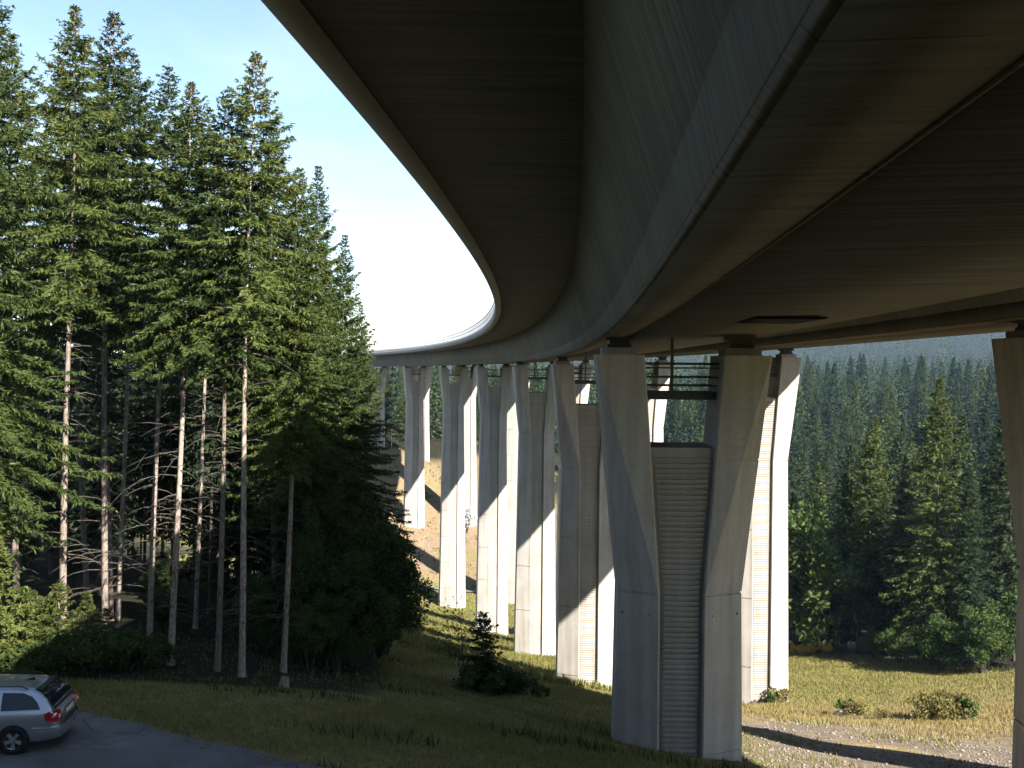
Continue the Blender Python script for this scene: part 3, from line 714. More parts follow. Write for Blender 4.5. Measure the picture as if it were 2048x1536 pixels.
# young sunlit spruces at the far left, behind the car
KY = [spruce_kind(41, 4, .02, 1.35, .05, mat='needle_young', dead=0, dz0=.20, nbr=7, step=.06, tl=.26, tw=.05, gaps=.05, power=.9, fat=1.0), spruce_kind(42, 3, .02, 1.3, .045, mat='needle_young', dead=0, dz0=.17, nbr=7, step=.06, tl=.24, tw=.05, gaps=.05, power=.9, fat=1.0)]
for px, Y, h, kd, lab in [(-8, 34.5, 4.6, 0, 'bright young spruce at the left edge above the car roof'), (48, 35.5, 2.6, 1, 'low young spruce right of the one at the left edge'), (118, 36.5, 2.9, 1, 'young spruce in front of the pale leftmost trunk'),
                          (175, 37.5, 2.6, 0, 'small young spruce at the foot of the dark second trunk'), (-75, 34.0, 3.4, 0, 'young spruce just outside the left edge'), (215, 38.8, 1.9, 1, 'smallest young spruce right of the others'), (80, 38, 2.3, 0, 'young spruce set back behind the low ones')]:
    plant(KY[kd], 'young_spruce', lab, 'tree', P(px, 1300, Y)[0], Y, None, h / KY[kd].H)
KU = bush_kind(43, 1.3, 1.1, 2600, .12, 'leaf_dark', 6)
for px, Y, sc_, w_ in [(120, 34.8, 1.0, 'just beyond the rear of the car'), (190, 35.8, 1.1, 'below the small young spruce, right of the car'), (250, 36.4, 1.0, 'at the foot of the slim spruce'), (60, 34.2, .8, 'directly behind the car roof'), (300, 37.5, .8, 'before the pinkish spruce trunk')]:
    plant(KU, 'bramble_bush', 'low dark bramble ' + w_, 'bush', P(px, 1300, Y)[0], Y, None, sc_, None, 'brambles along the forest edge')
# dark little spruce with a leafy sapling and low growth in front of the piers
KS = spruce_kind(51, 3.3, .02, 1.3, .05, mat='needle_dark', dead=0, dz0=.18, nbr=7, step=.042, tl=.24, tw=.048, gaps=.16, power=.85, fat=1.0)
c0 = P(965, 1385, 45); plant(KS, 'small_spruce', 'small dark spruce standing alone on the grass before the piers', 'tree', c0[0], 45, None, 1.0)
kd = Kind(); kd.H = 3.8; rs = np.random.default_rng(52); mb = MB(); tips = []
for j in range(9):
    a = rs.uniform(2.0, 4.4) if j else 1; L = rs.uniform(.6, 1.3); z0 = rs.uniform(1.0, 3.0)
    pts = [(0, 0, z0), (math.cos(a) * L * .5, math.sin(a) * .3 * L, z0 + .35), (math.cos(a) * L, math.sin(a) * L * .5, z0 + .55)]; mb.tube(pts, [.016, .010, .005], 4, False); tips += pts[1:] + [tuple((np.array(pts[1]) + pts[2]) / 2)]
mb.tube([(0, 0, -.3), (-.05, 0, 1.2), (-.12, .03, 2.4), (-.3, 0, 3.7)], [.03, .024, .016, .006], 5, False); tips += [(-.3, 0, 3.7), (-.2, 0, 3.0)]
kd.stem = mb.mesh('stem', M['twig']); tp = np.array(tips); w = rs.integers(0, len(tp), 420); bs = tp[w] + rs.normal(size=(420, 3)) * .14
kd.foliage = mesh_np('foliage', *kites(bs, unit(rs.normal(size=(420, 3)) + (0, 0, -.3)), rs.uniform(.08, .15, 420), rs.uniform(.05, .09, 420), rs), M['leaf_dark'])
c0 = P(928, 1385, 44.6); plant(kd, 'leafy_sapling', 'thin leafy sapling leaning left beside the small dark spruce', 'tree', c0[0], 44.6, None, 1.0, 0.0)
KL = bush_kind(53, 1.0, .9, 1500, .11, 'leaf_dark', 5, lobes=16)
for px, Y, sc_, w_ in [(960, 44.2, 1.2, 'right in front of the small lone spruce'), (1010, 45, 1.1, 'just right of the small lone spruce'), (1050, 46, .8, 'second to the right of the small lone spruce'), (985, 44.4, 1.0, 'touching the right foot of the small lone spruce'), (1085, 47, .5, 'tiny and last in the row toward the second pier')]:
    plant(KL, 'low_shrub', 'low dark shrub ' + w_, 'bush', P(px, 1385, Y)[0], Y, None, sc_, None, 'low shrubs by the lone spruce')

# ------------------------------------------------------------------ right: meadow edge, hillside and far woods
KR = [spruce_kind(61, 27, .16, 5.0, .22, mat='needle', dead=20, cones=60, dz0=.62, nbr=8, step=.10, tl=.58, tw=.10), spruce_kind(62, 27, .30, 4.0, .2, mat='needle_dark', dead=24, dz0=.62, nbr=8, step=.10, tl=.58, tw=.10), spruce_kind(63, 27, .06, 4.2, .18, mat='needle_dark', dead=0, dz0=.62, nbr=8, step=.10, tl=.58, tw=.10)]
edge = [(1868, 106, (1880, 752), 0, 'tall sunlit spruce with reddish cones at its tip, right of the meadow'), (1714, 118, (1752, 828), 0, 'pointed spruce with cone-brown tip left of the tallest spruce at the meadow'), (2030, 104, (2012, 785), 1, 'spruce beside the cut-off pier at the right edge, sunlit flank'),
        (1690, 122, (1702, 890), 2, 'dark spruce standing just left of the pointed one'), (1940, 103, (1940, 930), 1, 'spruce with two slim bare trunks under a lit crown near the right shrubs'), (1800, 112, (1812, 905), 2, 'dark low spruce between the two tall pointed ones'),
        (1625, 126, (1630, 1010), 2, 'dark spruce beside the sunlit pier at the meadow edge'), (1590, 128, (1586, 985), 2, 'spruce half hidden by the right side of the sunlit pier'), (1655, 122, (1660, 1060), 2, 'short dark spruce with branches to the ground at the meadow edge'),
        (1985, 108, (1990, 870), 2, 'dark spruce behind the round shrub near the right edge'), (1760, 116, (1770, 985), 2, 'shaded spruce in the gap behind the pointed one')]
for bx, Y, (tx, ty), kd, lab in edge:
    b0 = P(bx, 1310, Y); plant(KR[kd], 'spruce_tree', lab, 'tree', b0[0], Y, P(tx, ty, Y + .3))
er = [(P(bx, 1310, Y)[0], Y) for bx, Y, *_ in edge]
KB = [bush_kind(71, 8, 3.2, 9000, .24, 'leaf', 8, lobes=50), bush_kind(72, 5, 2.6, 8000, .20, 'leaf', 8, lobes=44)]
for px, Y, h, kd, lab in [(1600, 119, 17.5, 0, 'light green broadleaf tree right of the sunlit pier'), (1965, 97.5, 6.8, 0, 'round fresh green shrub at the meadow edge near the right side'), (1880, 101, 5.2, 1, 'green shrub at the foot of the tallest spruce'),
                          (1800, 107, 4.6, 1, 'dull green shrub left of the tallest spruce trunk'), (2040, 99, 7.5, 1, 'green shrub tucked behind the cut-off pier'), (1915, 104, 5.0, 1, 'shrub behind the round green one'), (1745, 112, 3.0, 1, 'small shrub in the dark gap of the meadow edge')]:
    plant(KB[kd], 'broadleaf_tree' if h > 10 else 'shrub', lab, 'tree' if h > 10 else 'bush', P(px, 1310, Y)[0], Y, None, h / KB[kd].H)
# low growth along the edge, yellow flowers
KF = bush_kind(73, 1.1, 1.0, 500, .22, 'flower', 3, lobes=12)
for px in (1600, 1620, 1652): plant(KF, 'flower_clump', 'clump of yellow flowers at the forest edge beside the sunlit pier', 'flowers', P(px, 1297, 117)[0], 117, None, 1.0, None, 'yellow flower clumps')
# trees up the right-hand hillside
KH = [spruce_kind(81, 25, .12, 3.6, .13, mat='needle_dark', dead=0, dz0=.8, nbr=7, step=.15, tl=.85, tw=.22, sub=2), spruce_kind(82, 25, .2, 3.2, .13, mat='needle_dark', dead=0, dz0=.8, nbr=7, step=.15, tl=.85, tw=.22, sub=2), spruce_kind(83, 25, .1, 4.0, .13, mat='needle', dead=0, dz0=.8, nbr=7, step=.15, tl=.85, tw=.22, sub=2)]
rng = np.random.default_rng(9)
hill = scatter(200, (14, 190), (112, 400), lambda x, y: .17 * y < x < .50 * y + 8 and y > np.interp(x, [14, 24, 31, 38, 46, 60, 150], [190, 152, 127, 119, 110, 104, 104]), lambda y: np.interp(y, [110, 160, 300], [4.2, 5.5, 7]), rng, er)
for x, y in hill:
    plant(KH[rng.integers(3)], 'spruce_tree', 'spruce crowded among many on the wooded hillside right of the piers', 'tree', x, y, None, max(.42, min(rng.uniform(.72, 1.05), (.0125 * y - rng.uniform(0, 5) - hz(x, y)) / 25)), None, 'spruces on the right hillside')
farr = scatter(62, (-85, 75), (262, 420), lambda x, y: -.20 * y < x < .21 * y and far_forest(np.array(x), np.array(y)) > .9 and y > 300, lambda y: 5.0, rng)
for x, y in farr:
    top = np.interp(x / y * F_PX + 1024, [600, 760, 990, 1010, 1500], [.01, .0008, .0008, .012, .02]) * y; z = hz(x, y); hgt_t = min(rng.uniform(17, 25), max(9, top - z - rng.uniform(0, 3)))
    plant(KH[rng.integers(3)], 'spruce_tree', 'spruce in the wood beyond the far piers across the valley', 'tree', x, y, None, hgt_t / 25, None, 'spruces across the valley')
# the woods beyond read as one mass
def wood_mass(pts, hs, seed, nk=150):
    rng = np.random.default_rng(seed); Vs, Fs, c_ = [], [], 0
    u = rng.random(nk) ** .7
    for (x, y), h in zip(pts, hs):
        z = hz(x, y); k = nk; o_ = rng.random(); t = np.clip((np.round(rng.random(k) ** .75 * 11 + o_) - o_) / 11 + rng.normal(size=k) * .016, .01, 1); a = rng.uniform(0, 6.28, k); r = h * .145 * t * rng.uniform(.2, 1.05, k)
        base = np.stack([x + r * np.cos(a), y + r * np.sin(a), z + h * (1 - t * .93) - r * .22], 1)
        d = unit(np.stack([np.cos(a + rng.normal(size=k) * .8), np.sin(a + rng.normal(size=k) * .8), -.30 + rng.normal(size=k) * .22], 1)); V, F = kites(base, d, h * .055 * rng.uniform(.7, 1.3, k) * (.35 + .65 * t), h * .027 * rng.uniform(.7, 1.3, k), rng)
        Vs.append(V); Fs.append(F + c_); c_ += len(V)
    return np.concatenate(Vs), np.concatenate(Fs)
rng = np.random.default_rng(10)
wp = scatter(760, (30, 420), (215, 760), lambda x, y: .10 * y < x < .52 * y + 10 and y > 215, lambda y: np.interp(y, [230, 400, 760], [6, 7, 11]), rng)
V, F = wood_mass(wp, [max(9, min(rng.uniform(15, 23), .0125 * y - rng.uniform(0, 4) - hz(x, y))) for x, y in wp], 3, 360)
o = obj('hillside_wood', mesh_np('hillside_wood', V, F, M['needle_dark'])); o['kind'] = 'stuff'; o['label'] = 'dense spruce wood covering the hillside beyond the meadow'; o['category'] = 'wood'
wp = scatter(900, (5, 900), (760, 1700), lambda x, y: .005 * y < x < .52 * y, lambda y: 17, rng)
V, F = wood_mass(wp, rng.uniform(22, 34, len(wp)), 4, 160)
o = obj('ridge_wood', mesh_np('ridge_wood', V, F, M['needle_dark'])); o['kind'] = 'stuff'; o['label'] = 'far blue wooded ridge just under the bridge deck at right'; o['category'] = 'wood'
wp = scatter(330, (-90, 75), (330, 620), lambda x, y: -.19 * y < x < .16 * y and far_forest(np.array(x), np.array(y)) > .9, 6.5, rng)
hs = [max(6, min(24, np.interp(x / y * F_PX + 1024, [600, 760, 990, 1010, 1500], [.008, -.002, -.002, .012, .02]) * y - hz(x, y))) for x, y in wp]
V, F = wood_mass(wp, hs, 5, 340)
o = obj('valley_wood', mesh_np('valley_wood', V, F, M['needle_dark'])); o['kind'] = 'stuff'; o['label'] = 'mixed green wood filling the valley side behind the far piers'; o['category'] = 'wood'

# ------------------------------------------------------------------ parked estate car (x forward, y left, z up)
def car():
    paint, nt, lk, b = mat_new('silver_car_paint')
    b.inputs['Base Color'].default_value = (.42, .44, .47, 1); b.inputs['Metallic'].default_value = .75; b.inputs['Roughness'].default_value = .32
    b.inputs['Coat Weight'].default_value = .8; b.inputs['Coat Roughness'].default_value = .05
    fl = noise(nt, lk, nt.new('ShaderNodeTexCoord').outputs['Object'], 900, 1); lk.new(ramp(nt, lk, fl, [(.3, (.27, .285, .31)), (.7, (.37, .385, .41))]), b.inputs['Base Color'])
    glass = plain('tinted_car_glass', (.010, .013, .018), .04, 0, .35, .1)
    black = plain('black_car_trim', (.015, .015, .016), .45, 0, .4); red = plain('tail_light_red', (.32, .012, .015), .12, 0, .7, .1)
    clear = plain('lamp_clear', (.7, .7, .7), .1, 0, .8, .05); chrome = plain('bright_alloy', (.55, .56, .58), .25, .9, .5, .08)
    tyre_m = plain('tyre_rubber', (.016, .016, .017), .8, 0, .2); plate_m = plain('plate_white', (.6, .6, .58), .5, 0, .4, .05)
    L = P(26, 1474, 25.6); ra_, rb_ = road_frame(L[0], 25.6)
    root = thing('parked_car', 'silver estate car with dark windows parked on the asphalt, rear to the right', 'car', (L[0] - 1.18, 25.9, road_z(ra_, rb_) + .004))
    root.rotation_euler = (0, 0, math.pi + math.radians(6))
    # body sides: stations along x with half width, sill, shoulder heights
    xs = [-2.285, -2.27, -2.20, -2.05, -1.8, -1.3, -.6, .2, .9, 1.35, 1.7, 2.0, 2.2, 2.29]
    hw = [.60, .70, .80, .855, .88, .885, .885, .885, .885, .88, .87, .83, .74, .60]
    zb_ = [.42, .34, .27, .23, .20, .18, .17, .17, .17, .18, .19, .21, .26, .34]
    zs_ = [.80, .88, .95, .985, .985, .975, .96, .945, .93, .915, .87, .80, .70, .60]
    zc_ = [.80, .90, .98, 1.01, 1.01, 1.0, .98, .965, .95, .965, .93, .86, .74, .61]
    rings = []
    for x, w, zb, zs, zc in zip(xs, hw, zb_, zs_, zc_):
        half = [(w * .80, zb), (w * .95, zb + .05), (w * .985, zb + .16 * (zs - zb)), (w, zb + .45 * (zs - zb)), (w * .995, zb + .72 * (zs - zb)), (w * .965, zs - .03), (w * .93, zs), (w * .55, zc), (0, zc + .012)]
        rings.append([(x, y, z) for y, z in half] + [(x, -y, z) for y, z in half[-2::-1]])
    mb = MB(); mb.loft(rings); body = mb.obj('body', paint, root, True)
    md = body.modifiers.new('sub', 'SUBSURF'); md.levels = md.render_levels = 2
    # cabin: side profile swept across with tumblehome
    prof = [(-2.17, .96), (-2.12, 1.06), (-1.98, 1.22), (-1.80, 1.36), (-1.62, 1.425), (-1.2, 1.46), (-.5, 1.48), (.05, 1.465), (.38, 1.42), (.75, 1.26), (1.22, .98), (1.3, .94)]
    def wy(z): return .845 - .235 * max(0, (z - .93)) / .53
    rings = []
    for x, z in prof:
        w = wy(z); e = .05 if z > 1.3 else .03
        rings.append([(x, -w, z - e), (x, -w + .05, z - .008), (x, -w * .5, z + .012), (x, 0, z + .018), (x, w * .5, z + .012), (x, w - .05, z - .008), (x, w, z - e)])
    mb = MB(); mb.loft(rings, False, False)
    for sg in (0, 6):   # side walls down to the shoulder
        n0 = len(mb.v); up = [r[sg] for r in rings]; mb.v += [tuple(q) for q in up] + [(q[0], math.copysign(.845, q[1]), .92) for q in up]; k = len(up)
        for j in range(k - 1): mb.f.append((n0 + j, n0 + j + 1, n0 + k + j + 1, n0 + k + j))
    mb.obj('cabin', paint, root, True)
    def side_glass(pts, sg, nm):
        vs = [(x, sg * (wy(z) + .006 + .0), z) for x, z in pts]; vi = [(x, sg * (wy(z) - .02), z) for x, z in pts]; n = len(pts); m_ = MB()
        m_.add(vs + vi, [tuple(range(n)) if sg < 0 else tuple(range(n))[::-1]] + [(j, (j + 1) % n, n + (j + 1) % n, n + j) for j in range(n)]); return m_.obj(nm, glass, root)
    for sg in (1, -1):
        side_glass([(-1.88, 1.00), (-1.00, .985), (-1.00, 1.36), (-1.45, 1.345), (-1.66, 1.27), (-1.80, 1.14)], sg, 'quarter_window')
        side_glass([(-.92, .985), (-.02, .975), (-.02, 1.385), (-.92, 1.365)], sg, 'door_window')
        side_glass([(.06, .975), (1.02, .975), (.62, 1.25), (.36, 1.36), (.06, 1.385)], sg, 'door_window')
        r = MB(); r.tube([(-1.55, sg * .62, 1.43), (-1.4, sg * .61, 1.49), (.0, sg * .61, 1.51), (.22, sg * .62, 1.44)], [.014] * 4, 6); r.obj('roof_rail', black, root)
        # wheel arches, wheels
        for wx in (-1.30, 1.28):
            a_ = MB(); n = 20
            ring = lambda rad, yy: [(wx + rad * math.cos(q), sg * yy, .315 + rad * math.sin(q)) for q in np.linspace(0, 2 * math.pi, n, endpoint=False)]
            a_.loft([ring(.365, .70), ring(.365, .8865)], True, True); a_.obj('wheel_arch', black, root)
            w_ = thing('wheel', None, None); del_ = [k_ for k_ in ('label', 'category') if k_ in w_]
            w_.parent = root; w_.location = (wx, sg * .822, .318)
            t_ = MB(); n = 28; pr = [(.20, -.10), (.285, -.112), (.312, -.085), (.318, 0), (.312, .085), (.285, .112), (.20, .10)]
            t_.loft([[(rr * math.cos(q), yy, rr * math.sin(q)) for rr, yy in pr] for q in np.linspace(0, 2 * math.pi, n + 1)], True, False); t_.obj('tyre', tyre_m, w_, True)
            rm = MB(); pr = [(.205, -.1), (.215, sg * .098), (.195, sg * .09), (.19, -.05)]
            rm.loft([[(rr * math.cos(q), yy, rr * math.sin(q)) for rr, yy in pr] for q in np.linspace(0, 2 * math.pi, n + 1)], True, False)
            for q in range(5):
                A_ = Matrix.Rotation(q * 2 * math.pi / 5 + .3, 4, 'Y'); y0, y1 = sorted((sg * .05, sg * .09))
                vs = [A_ @ Vector(c_) for c_ in [(.03, y0, -.045), (.2, y0, -.062), (.2, y0, .062), (.03, y0, .045), (.03, y1, -.035), (.2, y1, -.05), (.2, y1, .05), (.03, y1, .035)]]
                rm.add(vs, [(0, 1, 2, 3), (7, 6, 5, 4), (0, 4, 5, 1), (1, 5, 6, 2), (2, 6, 7, 3), (3, 7, 4, 0)])
            rm.tube([(0, sg * .03, 0), (0, sg * .095, 0)], .055, 12); rm.obj('rim', chrome, w_)
            dk = MB(); dk.tube([(0, -.03 * sg, 0), (0, .02 * sg, 0)], .19, 20); dk.obj('brake_disc', black, w_)
        # tail lamp wrapping the corner
        tl_ = MB(); pts = [(-1.99, .892, .90), (-2.10, .872, .95), (-2.235, .79, .955), (-2.30, .66, .93), (-2.31, .60, .72), (-2.25, .80, .70), (-2.12, .872, .705), (-2.03, .89, .74)]
        inn = [(x + .06, y - .10, z) for x, y, z in pts]; n = len(pts); pp = [(x, sg * y, z) for x, y, z in pts + inn]
        tl_.add(pp, [tuple(range(n))] + [(j, n + j, n + (j + 1) % n, (j + 1) % n) for j in range(n)]); lamp = tl_.obj('tail_light', red, root)
        cl = MB(); cl.tube([(-2.285, sg * .72, .81), (-2.305, sg * .72, .81)], .045, 12); cl.obj('reversing_lamp', clear, lamp)
        for hx in (-.86, .1):
            h_ = MB(); h_.box(hx - .02, hx + .17, min(sg * .885, sg * .915), max(sg * .885, sg * .915), .80, .835); h_.obj('door_handle', paint, root)
        sm = MB(); sm.box(.78, .92, min(sg * .88, sg * 1.02), max(sg * .88, sg * 1.02), .97, 1.10); sm.obj('wing_mirror', paint, root)
        for gx_ in (-.97, .02):
            gl = MB(); gl.box(gx_ - .004, gx_ + .004, min(sg * .86, sg * .8885), max(sg * .86, sg * .8885), .28, .93); gl.obj('door_gap', black, root)
        hl = MB(); hl.box(2.0, 2.2, min(sg * .52, sg * .76), max(sg * .52, sg * .76), .60, .72); hl.obj('headlight', clear, root)
    # tailgate glass, spoiler, plate, bumper line
    g_ = MB(); rg = []
    for x, z in [(-2.135, 1.035), (-2.06, 1.135), (-1.975, 1.228), (-1.89, 1.298), (-1.815, 1.353)]:
        w = wy(z) - .075; rg.append([(x - .014, y_, z + .012 + e_) for y_, e_ in ((-w, -.004), (-w * .5, .013), (0, .019), (w * .5, .013), (w, -.004))])
    g_.loft(rg, False, False); g_.obj('rear_window', glass, root, True)
    sp = MB(); sp.box(-1.86, -1.70, -.57, .57, 1.385, 1.405); sp.obj('spoiler', black, root)
    tr_ = MB(); tr_.box(-2.20, -2.165, -.72, .72, .985, 1.02); tr_.obj('window_trim', black, root)
    pl = MB(); pl.box(-2.312, -2.30, -.26, .26, .745, .855); pl.obj('number_plate', plate_m, root)
    gb = MB(); gb.box(-2.315, -2.29, -.30, .30, .865, .895); gb.obj('tailgate_grip', chrome, root)
    bp = MB(); rr = [(-1.72, .885), (-2.0, .872), (-2.2, .80), (-2.315, .62), (-2.345, .3), (-2.35, 0)]; rr = rr + [(x, -y) for x, y in rr[-2::-1]]
    bp.loft([[(x, y, .60), (x - .0, y * 1.012, .56), (x, y * 1.012, .40), (x + .03, y * .97, .30)] for x, y in rr], False, False); bp.obj('bumper', paint, root, True)
    bs_ = MB(); bs_.loft([[(x * 1.006, y * 1.016, .575), (x * 1.006, y * 1.016, .545)] for x, y in rr], False, False); bs_.obj('bumper_strip', chrome, root)
    fi = MB(); fi.add([(-1.52, -.012, 1.47), (-1.28, -.012, 1.478), (-1.5, -.008, 1.545), (-1.52, .012, 1.47), (-1.28, .012, 1.478), (-1.5, .008, 1.545)], [(0, 1, 2), (5, 4, 3), (0, 3, 4, 1), (1, 4, 5, 2), (2, 5, 3, 0)]); fi.obj('roof_aerial', black, root)
    ws = MB(); ws.add([(.47, -.62, 1.395), (.47, .62, 1.395), (1.23, .78, 1.0), (1.23, -.78, 1.0)], [(0, 3, 2, 1)]); ws.obj('windscreen', glass, root)
car()

# ------------------------------------------------------------------ rocks, stump, small things
def rock(seed, r, flat=.6):
    rng = np.random.default_rng(seed); mb = MB(); n = 9; rings = []
    for j, t in enumerate(np.linspace(-.5, 1, 6)):
        q = math.sqrt(max(.03, 1 - max(t, 0) ** 2)) * (1 if t > -.4 else .8)
        rings.append([(r * q * math.cos(a) * rng.uniform(.8, 1.2), r * q * math.sin(a) * rng.uniform(.8, 1.2), r * flat * t * rng.uniform(.9, 1.1)) for a in np.linspace(0, 6.283, n, endpoint=False)])
    mb.loft(rings); return mb.mesh('rock', None, False)
stone_m = plain('pale_stone', (.19, .165, .145), .9, 0, .2, .3, 12); white_m = plain('white_boulder', (.5, .49, .47), .8, 0, .2, .1)
rk = [rock(i_, 1.0) for i_ in range(4)]
for me in rk: me.materials.append(stone_m)
wr = rock(9, 1.0, .5); wr.materials.append(white_m)
def put(name, me, lab, cat, px, py, Y, s_, grp=None):
    x = P(px, py, Y)[0]; o = obj(name, me, None, (x, Y, hz(x, Y)), label=lab, category=cat, group=grp); o.scale = (s_, s_, s_); o.rotation_euler = (0, 0, RNG.uniform(0, 6)); return o
put('boulder', wr, 'white boulder lying beside a small shrub on the dry meadow', 'rock', 1690, 1432, 63, .75)
rng = np.random.default_rng(77)
for k in range(70):
    Y = rng.uniform(35, 56); x = rng.uniform(8.2, .47 * Y)
    o = obj('stone', rk[k % 4], None, (x, Y, hz(x, Y)), label='small pale stone on the gravelly ground right of the nearest pier', category='stone', group='stones on the gravel'); q = rng.uniform(.04, .14); o.scale = (q, q, q * rng.uniform(.6, 1.2)); o.rotation_euler = (0, 0, rng.uniform(0, 6))
KD = [bush_kind(91, 1.5, 1.3, 1500, .16, 'leaf_dry', 6, lobes=18), bush_kind(92, 1.6, .6, 700, .15, 'leaf', 4, lobes=10)]
for px, Y, h, kd, lab in [(1712, 62, 1.0, 0, 'dry shrub beside the white boulder on the meadow'), (1692, 62.5, 1.7, 1, 'upright green shrub just behind the white boulder'), (1765, 60, .6, 0, 'low shrub between the two larger shrubs of the meadow'), (1862, 60, 1.5, 0, 'broad olive shrub on the dry meadow at right'), (1898, 60.5, 1.5, 0, 'olive shrub joined to the broad one on the meadow'),
                          (1928, 60.5, 2.0, 1, 'pointed green shrub at the right end of the meadow shrubs'), (1545, 80, 1.6, 1, 'weedy tuft at the foot of the sunlit pier'), (1560, 80.4, 1.2, 0, 'dry weeds at the right corner of the sunlit pier')]:
    plant(KD[kd], 'shrub', lab, 'bush', P(px, 1430, Y)[0], Y, None, h / KD[kd].H)
KV = bush_kind(93, 6.5, 1.9, 1500, .42, 'leaf_silver', 6, lobes=22)
c0 = P(934, 1046, 262); plant(KV, 'pale_shrub', 'pale silvery shrub in front of the sunlit pier right of the fifth pier', 'bush', c0[0], 262, None, 1.0)
mb = MB(); mb.tube([(0, 0, -.5), (.05, 0, 3), (0, .05, 6.6)], [.16, .13, .08], 7); c0 = P(783, 832, 312)
o = mb.obj('bare_trunk', plain('bleached_wood', (.5, .46, .40), .8)); o.location = (c0[0], 312, hz(c0[0], 312)); o['label'] = 'thin pale bare trunk on the far valley side left of the sixth pier'; o['category'] = 'tree'
mb = MB(); mb.tube([(0, 0, -.2), (0, 0, .12), (.03, .02, .36)], [.22, .17, .14], 9); c0 = P(568, 1366, 35.4)
o = mb.obj('tree_stump', M['bark']); o.location = (c0[0], 35.4, hz(c0[0], 35.4)); o['label'] = 'low cut tree stump in the shaded grass before the stand'; o['category'] = 'stump'

# ------------------------------------------------------------------ grass
def grass(name, label, n, xr, yr, ok, hgt_r, wid, mat, seed, blades=3, clump=.12):
    rng = np.random.default_rng(seed); x = rng.uniform(*xr, n); y = rng.uniform(yr[0] ** .5, yr[1] ** .5, n) ** 2
    w = ok(x, y) > rng.random(n); x, y = x[w], y[w]; n = len(x)
    x = np.repeat(x, blades) + rng.normal(size=n * blades) * clump; y = np.repeat(y, blades) + rng.normal(size=n * blades) * clump; n *= blades
    z = hgt(x, y); h = rng.uniform(*hgt_r, n) * (.7 + .5 * (smoothnoise(x, y, .6, 8) + .5)); a = rng.uniform(0, 6.28, n); bend = rng.uniform(.1, .6, n)
    sx, sy = np.cos(a) * wid * .5, np.sin(a) * wid * .5; tx, ty = rng.normal(size=n) * .3 * h, rng.normal(size=n) * .3 * h
    V = np.stack([np.stack([x - sx, y - sy, z - .03], 1), np.stack([x + sx, y + sy, z - .03], 1), np.stack([x + tx, y + ty, z + h], 1)], 1).reshape(-1, 3)
    o = obj(name, mesh_np(name, V, np.arange(3 * n).reshape(n, 3), M[mat])); o['kind'] = 'stuff'; o['label'] = label; o['category'] = 'grass'
frus = lambda x, y: (np.abs(x) < .50 * y + 2)
noroad = lambda x, y: (road_frame(x, y)[1] < -.05)
LG = lambda x, y: frus(x, y) * noroad(x, y) * (1 - left_forest(x, y) * .9) * sst(11, 7.5, x) * (.55 + .45 * sst(-.3, .3, smoothnoise(x, y, .8, 21)))
grass('grass', 'shaded rough grass between the road, the stand and the piers', 90000, (-16, 11), (22.5, 62), LG, (.05, .17), .03, 'grass', 31)
RG = lambda x, y: frus(x, y) * sst(8.5, 13, x) * (1 - right_forest(x, y))
grass('dry_grass', 'tall dry golden grass on the sunny meadow right of the piers', 60000, (8, 60), (44, 90), lambda x, y: RG(x, y) * sst(50, 62, y + 6 * smoothnoise(x, y, .35, 1)) * sst(96, 66, y + 9 * smoothnoise(x, y, .35, 1)), (.10, .30), .05, 'grass_dry', 32)
grass('meadow_grass', 'yellow green meadow grass before the forest edge', 60000, (8, 62), (62, 124), lambda x, y: RG(x, y) * sst(62, 90, y + 9 * smoothnoise(x, y, .35, 1)), (.12, .30), .07, 'grass_mid', 33)
grass('gravel_weeds', 'sparse weeds on the gravel right of the nearest pier', 9000, (7, 32), (33, 66), lambda x, y: RG(x, y) * sst(.0, .5, smoothnoise(x, y, 1.1, 2)), (.08, .3), .05, 'grass_mid', 34)
grass('valley_grass', 'green grass on the valley slope around the far piers', 40000, (-32, 14), (62, 232), lambda x, y: (x > -.105 * y) * sst(14, 10, x) * 1.0, (.25, .6), .12, 'grass_mid', 35)

grass('slope_scrub', 'scattered scrub and tufts on the bare slope around the farthest piers', 5200, (-60, 14), (236, 318), lambda x, y: (x > -.15 * y) * (.10 + .9 * sst(.15, .55, smoothnoise(x, y, .35, 44))), (.3, .9), .35, 'grass_mid', 36, 4, .5)
rng = np.random.default_rng(15)
wp = scatter(70, (-62, -17), (-45, 24), lambda x, y: x < -17 - .12 * (24 - y) and (x < -.55 * y - 4), 4.0, rng)  # trees out of view, added to hold sky light off pier and soffit
V, F = wood_mass(wp, rng.uniform(18, 24, len(wp)), 6, 420)
o = obj('unseen_wood', mesh_np('unseen_wood', V, F, M['needle_dark'])); o['kind'] = 'stuff'; o['label'] = 'unseen spruce wood added beyond the left edge to cut the sky light'; o['category'] = 'wood'

CL = lambda x, y: LG(x, y) * sst(.22, .5, smoothnoise(x, y, .9, 51)) 
grass('tall_weeds', 'taller dark weeds in clumps across the shaded grass', 5200, (-16, 9), (24, 60), CL, (.18, .48), .07, 'leaf_dark', 37, 4, .16)
grass('straw_tufts', 'pale straw coloured tufts scattered in the shaded grass', 5000, (-16, 9), (24, 60), lambda x, y: LG(x, y) * sst(.25, .5, smoothnoise(x, y, 1.3, 52)), (.1, .32), .03, 'grass_dry', 38, 4, .12)

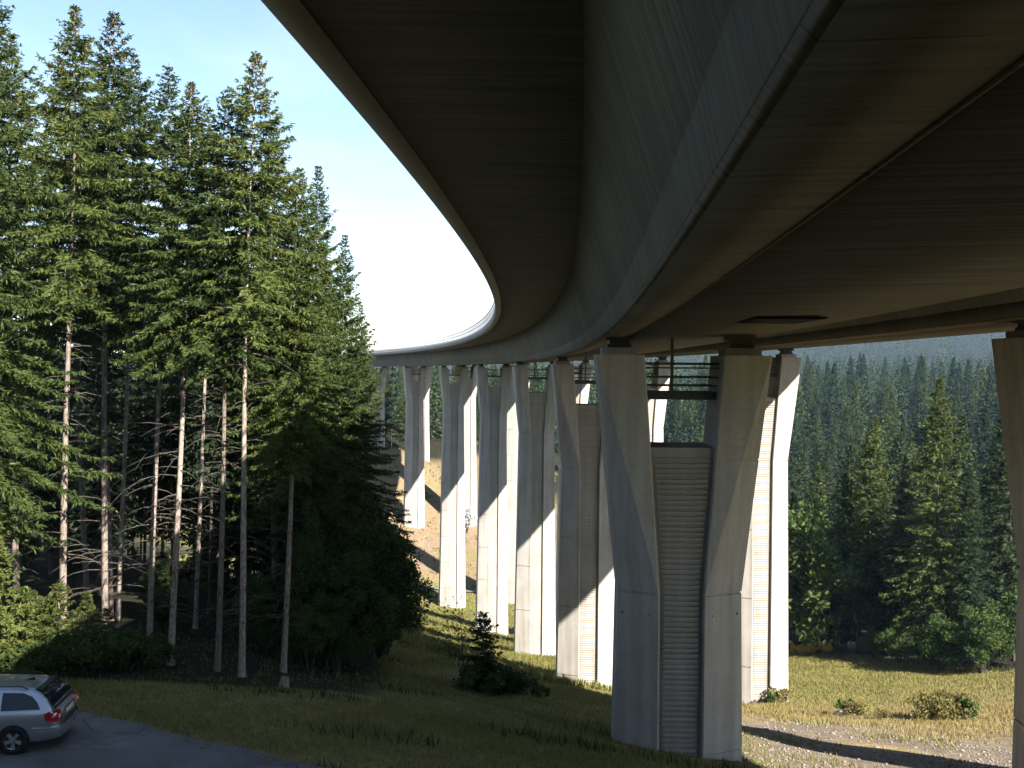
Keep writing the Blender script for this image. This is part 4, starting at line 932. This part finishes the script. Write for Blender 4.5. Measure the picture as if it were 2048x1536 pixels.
def rubble(name, label, x, y, z, r, seed):
    rng = np.random.default_rng(seed); n = len(x)
    o6 = np.array([(1, 0, 0), (0, 1, 0), (-1, 0, 0), (0, -1, 0), (0, 0, .7), (0, 0, -.5)], float)
    V = np.stack([x, y, z], 1)[:, None] + o6[None] * rng.uniform(.55, 1.35, (n, 6, 1)) * r[:, None, None]
    a = rng.uniform(0, 6.28, n); ca, sa = np.cos(a)[:, None], np.sin(a)[:, None]; dx, dy = V[..., 0] - x[:, None], V[..., 1] - y[:, None]
    V[..., 0], V[..., 1] = x[:, None] + dx * ca - dy * sa, y[:, None] + dx * sa + dy * ca
    t8 = np.array([(0, 1, 4), (1, 2, 4), (2, 3, 4), (3, 0, 4), (1, 0, 5), (2, 1, 5), (3, 2, 5), (0, 3, 5)])
    o = obj(name, mesh_np(name, V.reshape(-1, 3), (t8[None] + 6 * np.arange(n)[:, None, None]).reshape(-1, 3), stone_m)); o['kind'] = 'stuff'; o['label'] = label; o['category'] = 'gravel'
rng = np.random.default_rng(88)
x = rng.uniform(7.0, 30, 16000); y = rng.uniform(33, 60, 16000); k = (rng.random(16000) < sst(60, 44, y + 6 * smoothnoise(x, y, .35, 1)) * (.25 + .75 * sst(-.3, .4, smoothnoise(x, y, .8, 71)))) & (np.abs(x) < .5 * y + 1); x, y = x[k], y[k]
rubble('gravel', 'loose brown rubble and gravel on the ground right of the nearest pier', x, y, hgt(x, y) + .01, .02 + .07 * rng.random(len(x)) ** 3, 89)
a_ = rng.uniform(-30, 14, 2600); b_ = rng.normal(size=2600) * .16 - .02; x = ROAD_A[0] + a_ * rdir[0] + b_ * rnor[0]; y = ROAD_A[1] + a_ * rdir[1] + b_ * rnor[1]
rubble('verge_gravel', 'small gravel crumbled along the edge of the asphalt', x, y, road_z(a_, b_) + .012, .012 + .03 * rng.random(2600) ** 2, 90)

# ------------------------------------------------------------------ air
hv = bpy.data.materials.new('haze_air'); hv.use_nodes = True; nt = hv.node_tree.nodes; nt.remove(nt['Principled BSDF'])
pv_ = nt.new('ShaderNodeVolumePrincipled'); pv_.inputs['Color'].default_value = (.40, .64, 1.0, 1); pv_.inputs['Density'].default_value = .00013; pv_.inputs['Anisotropy'].default_value = .2
hv.node_tree.links.new(pv_.outputs[0], nt['Material Output'].inputs['Volume'])
mb = MB(); zmin = float(GZ.min()) - 1.0
mb.box(-702, 902, -112, 1752, zmin, 150)
mb.obj('haze', hv, kind='stuff')
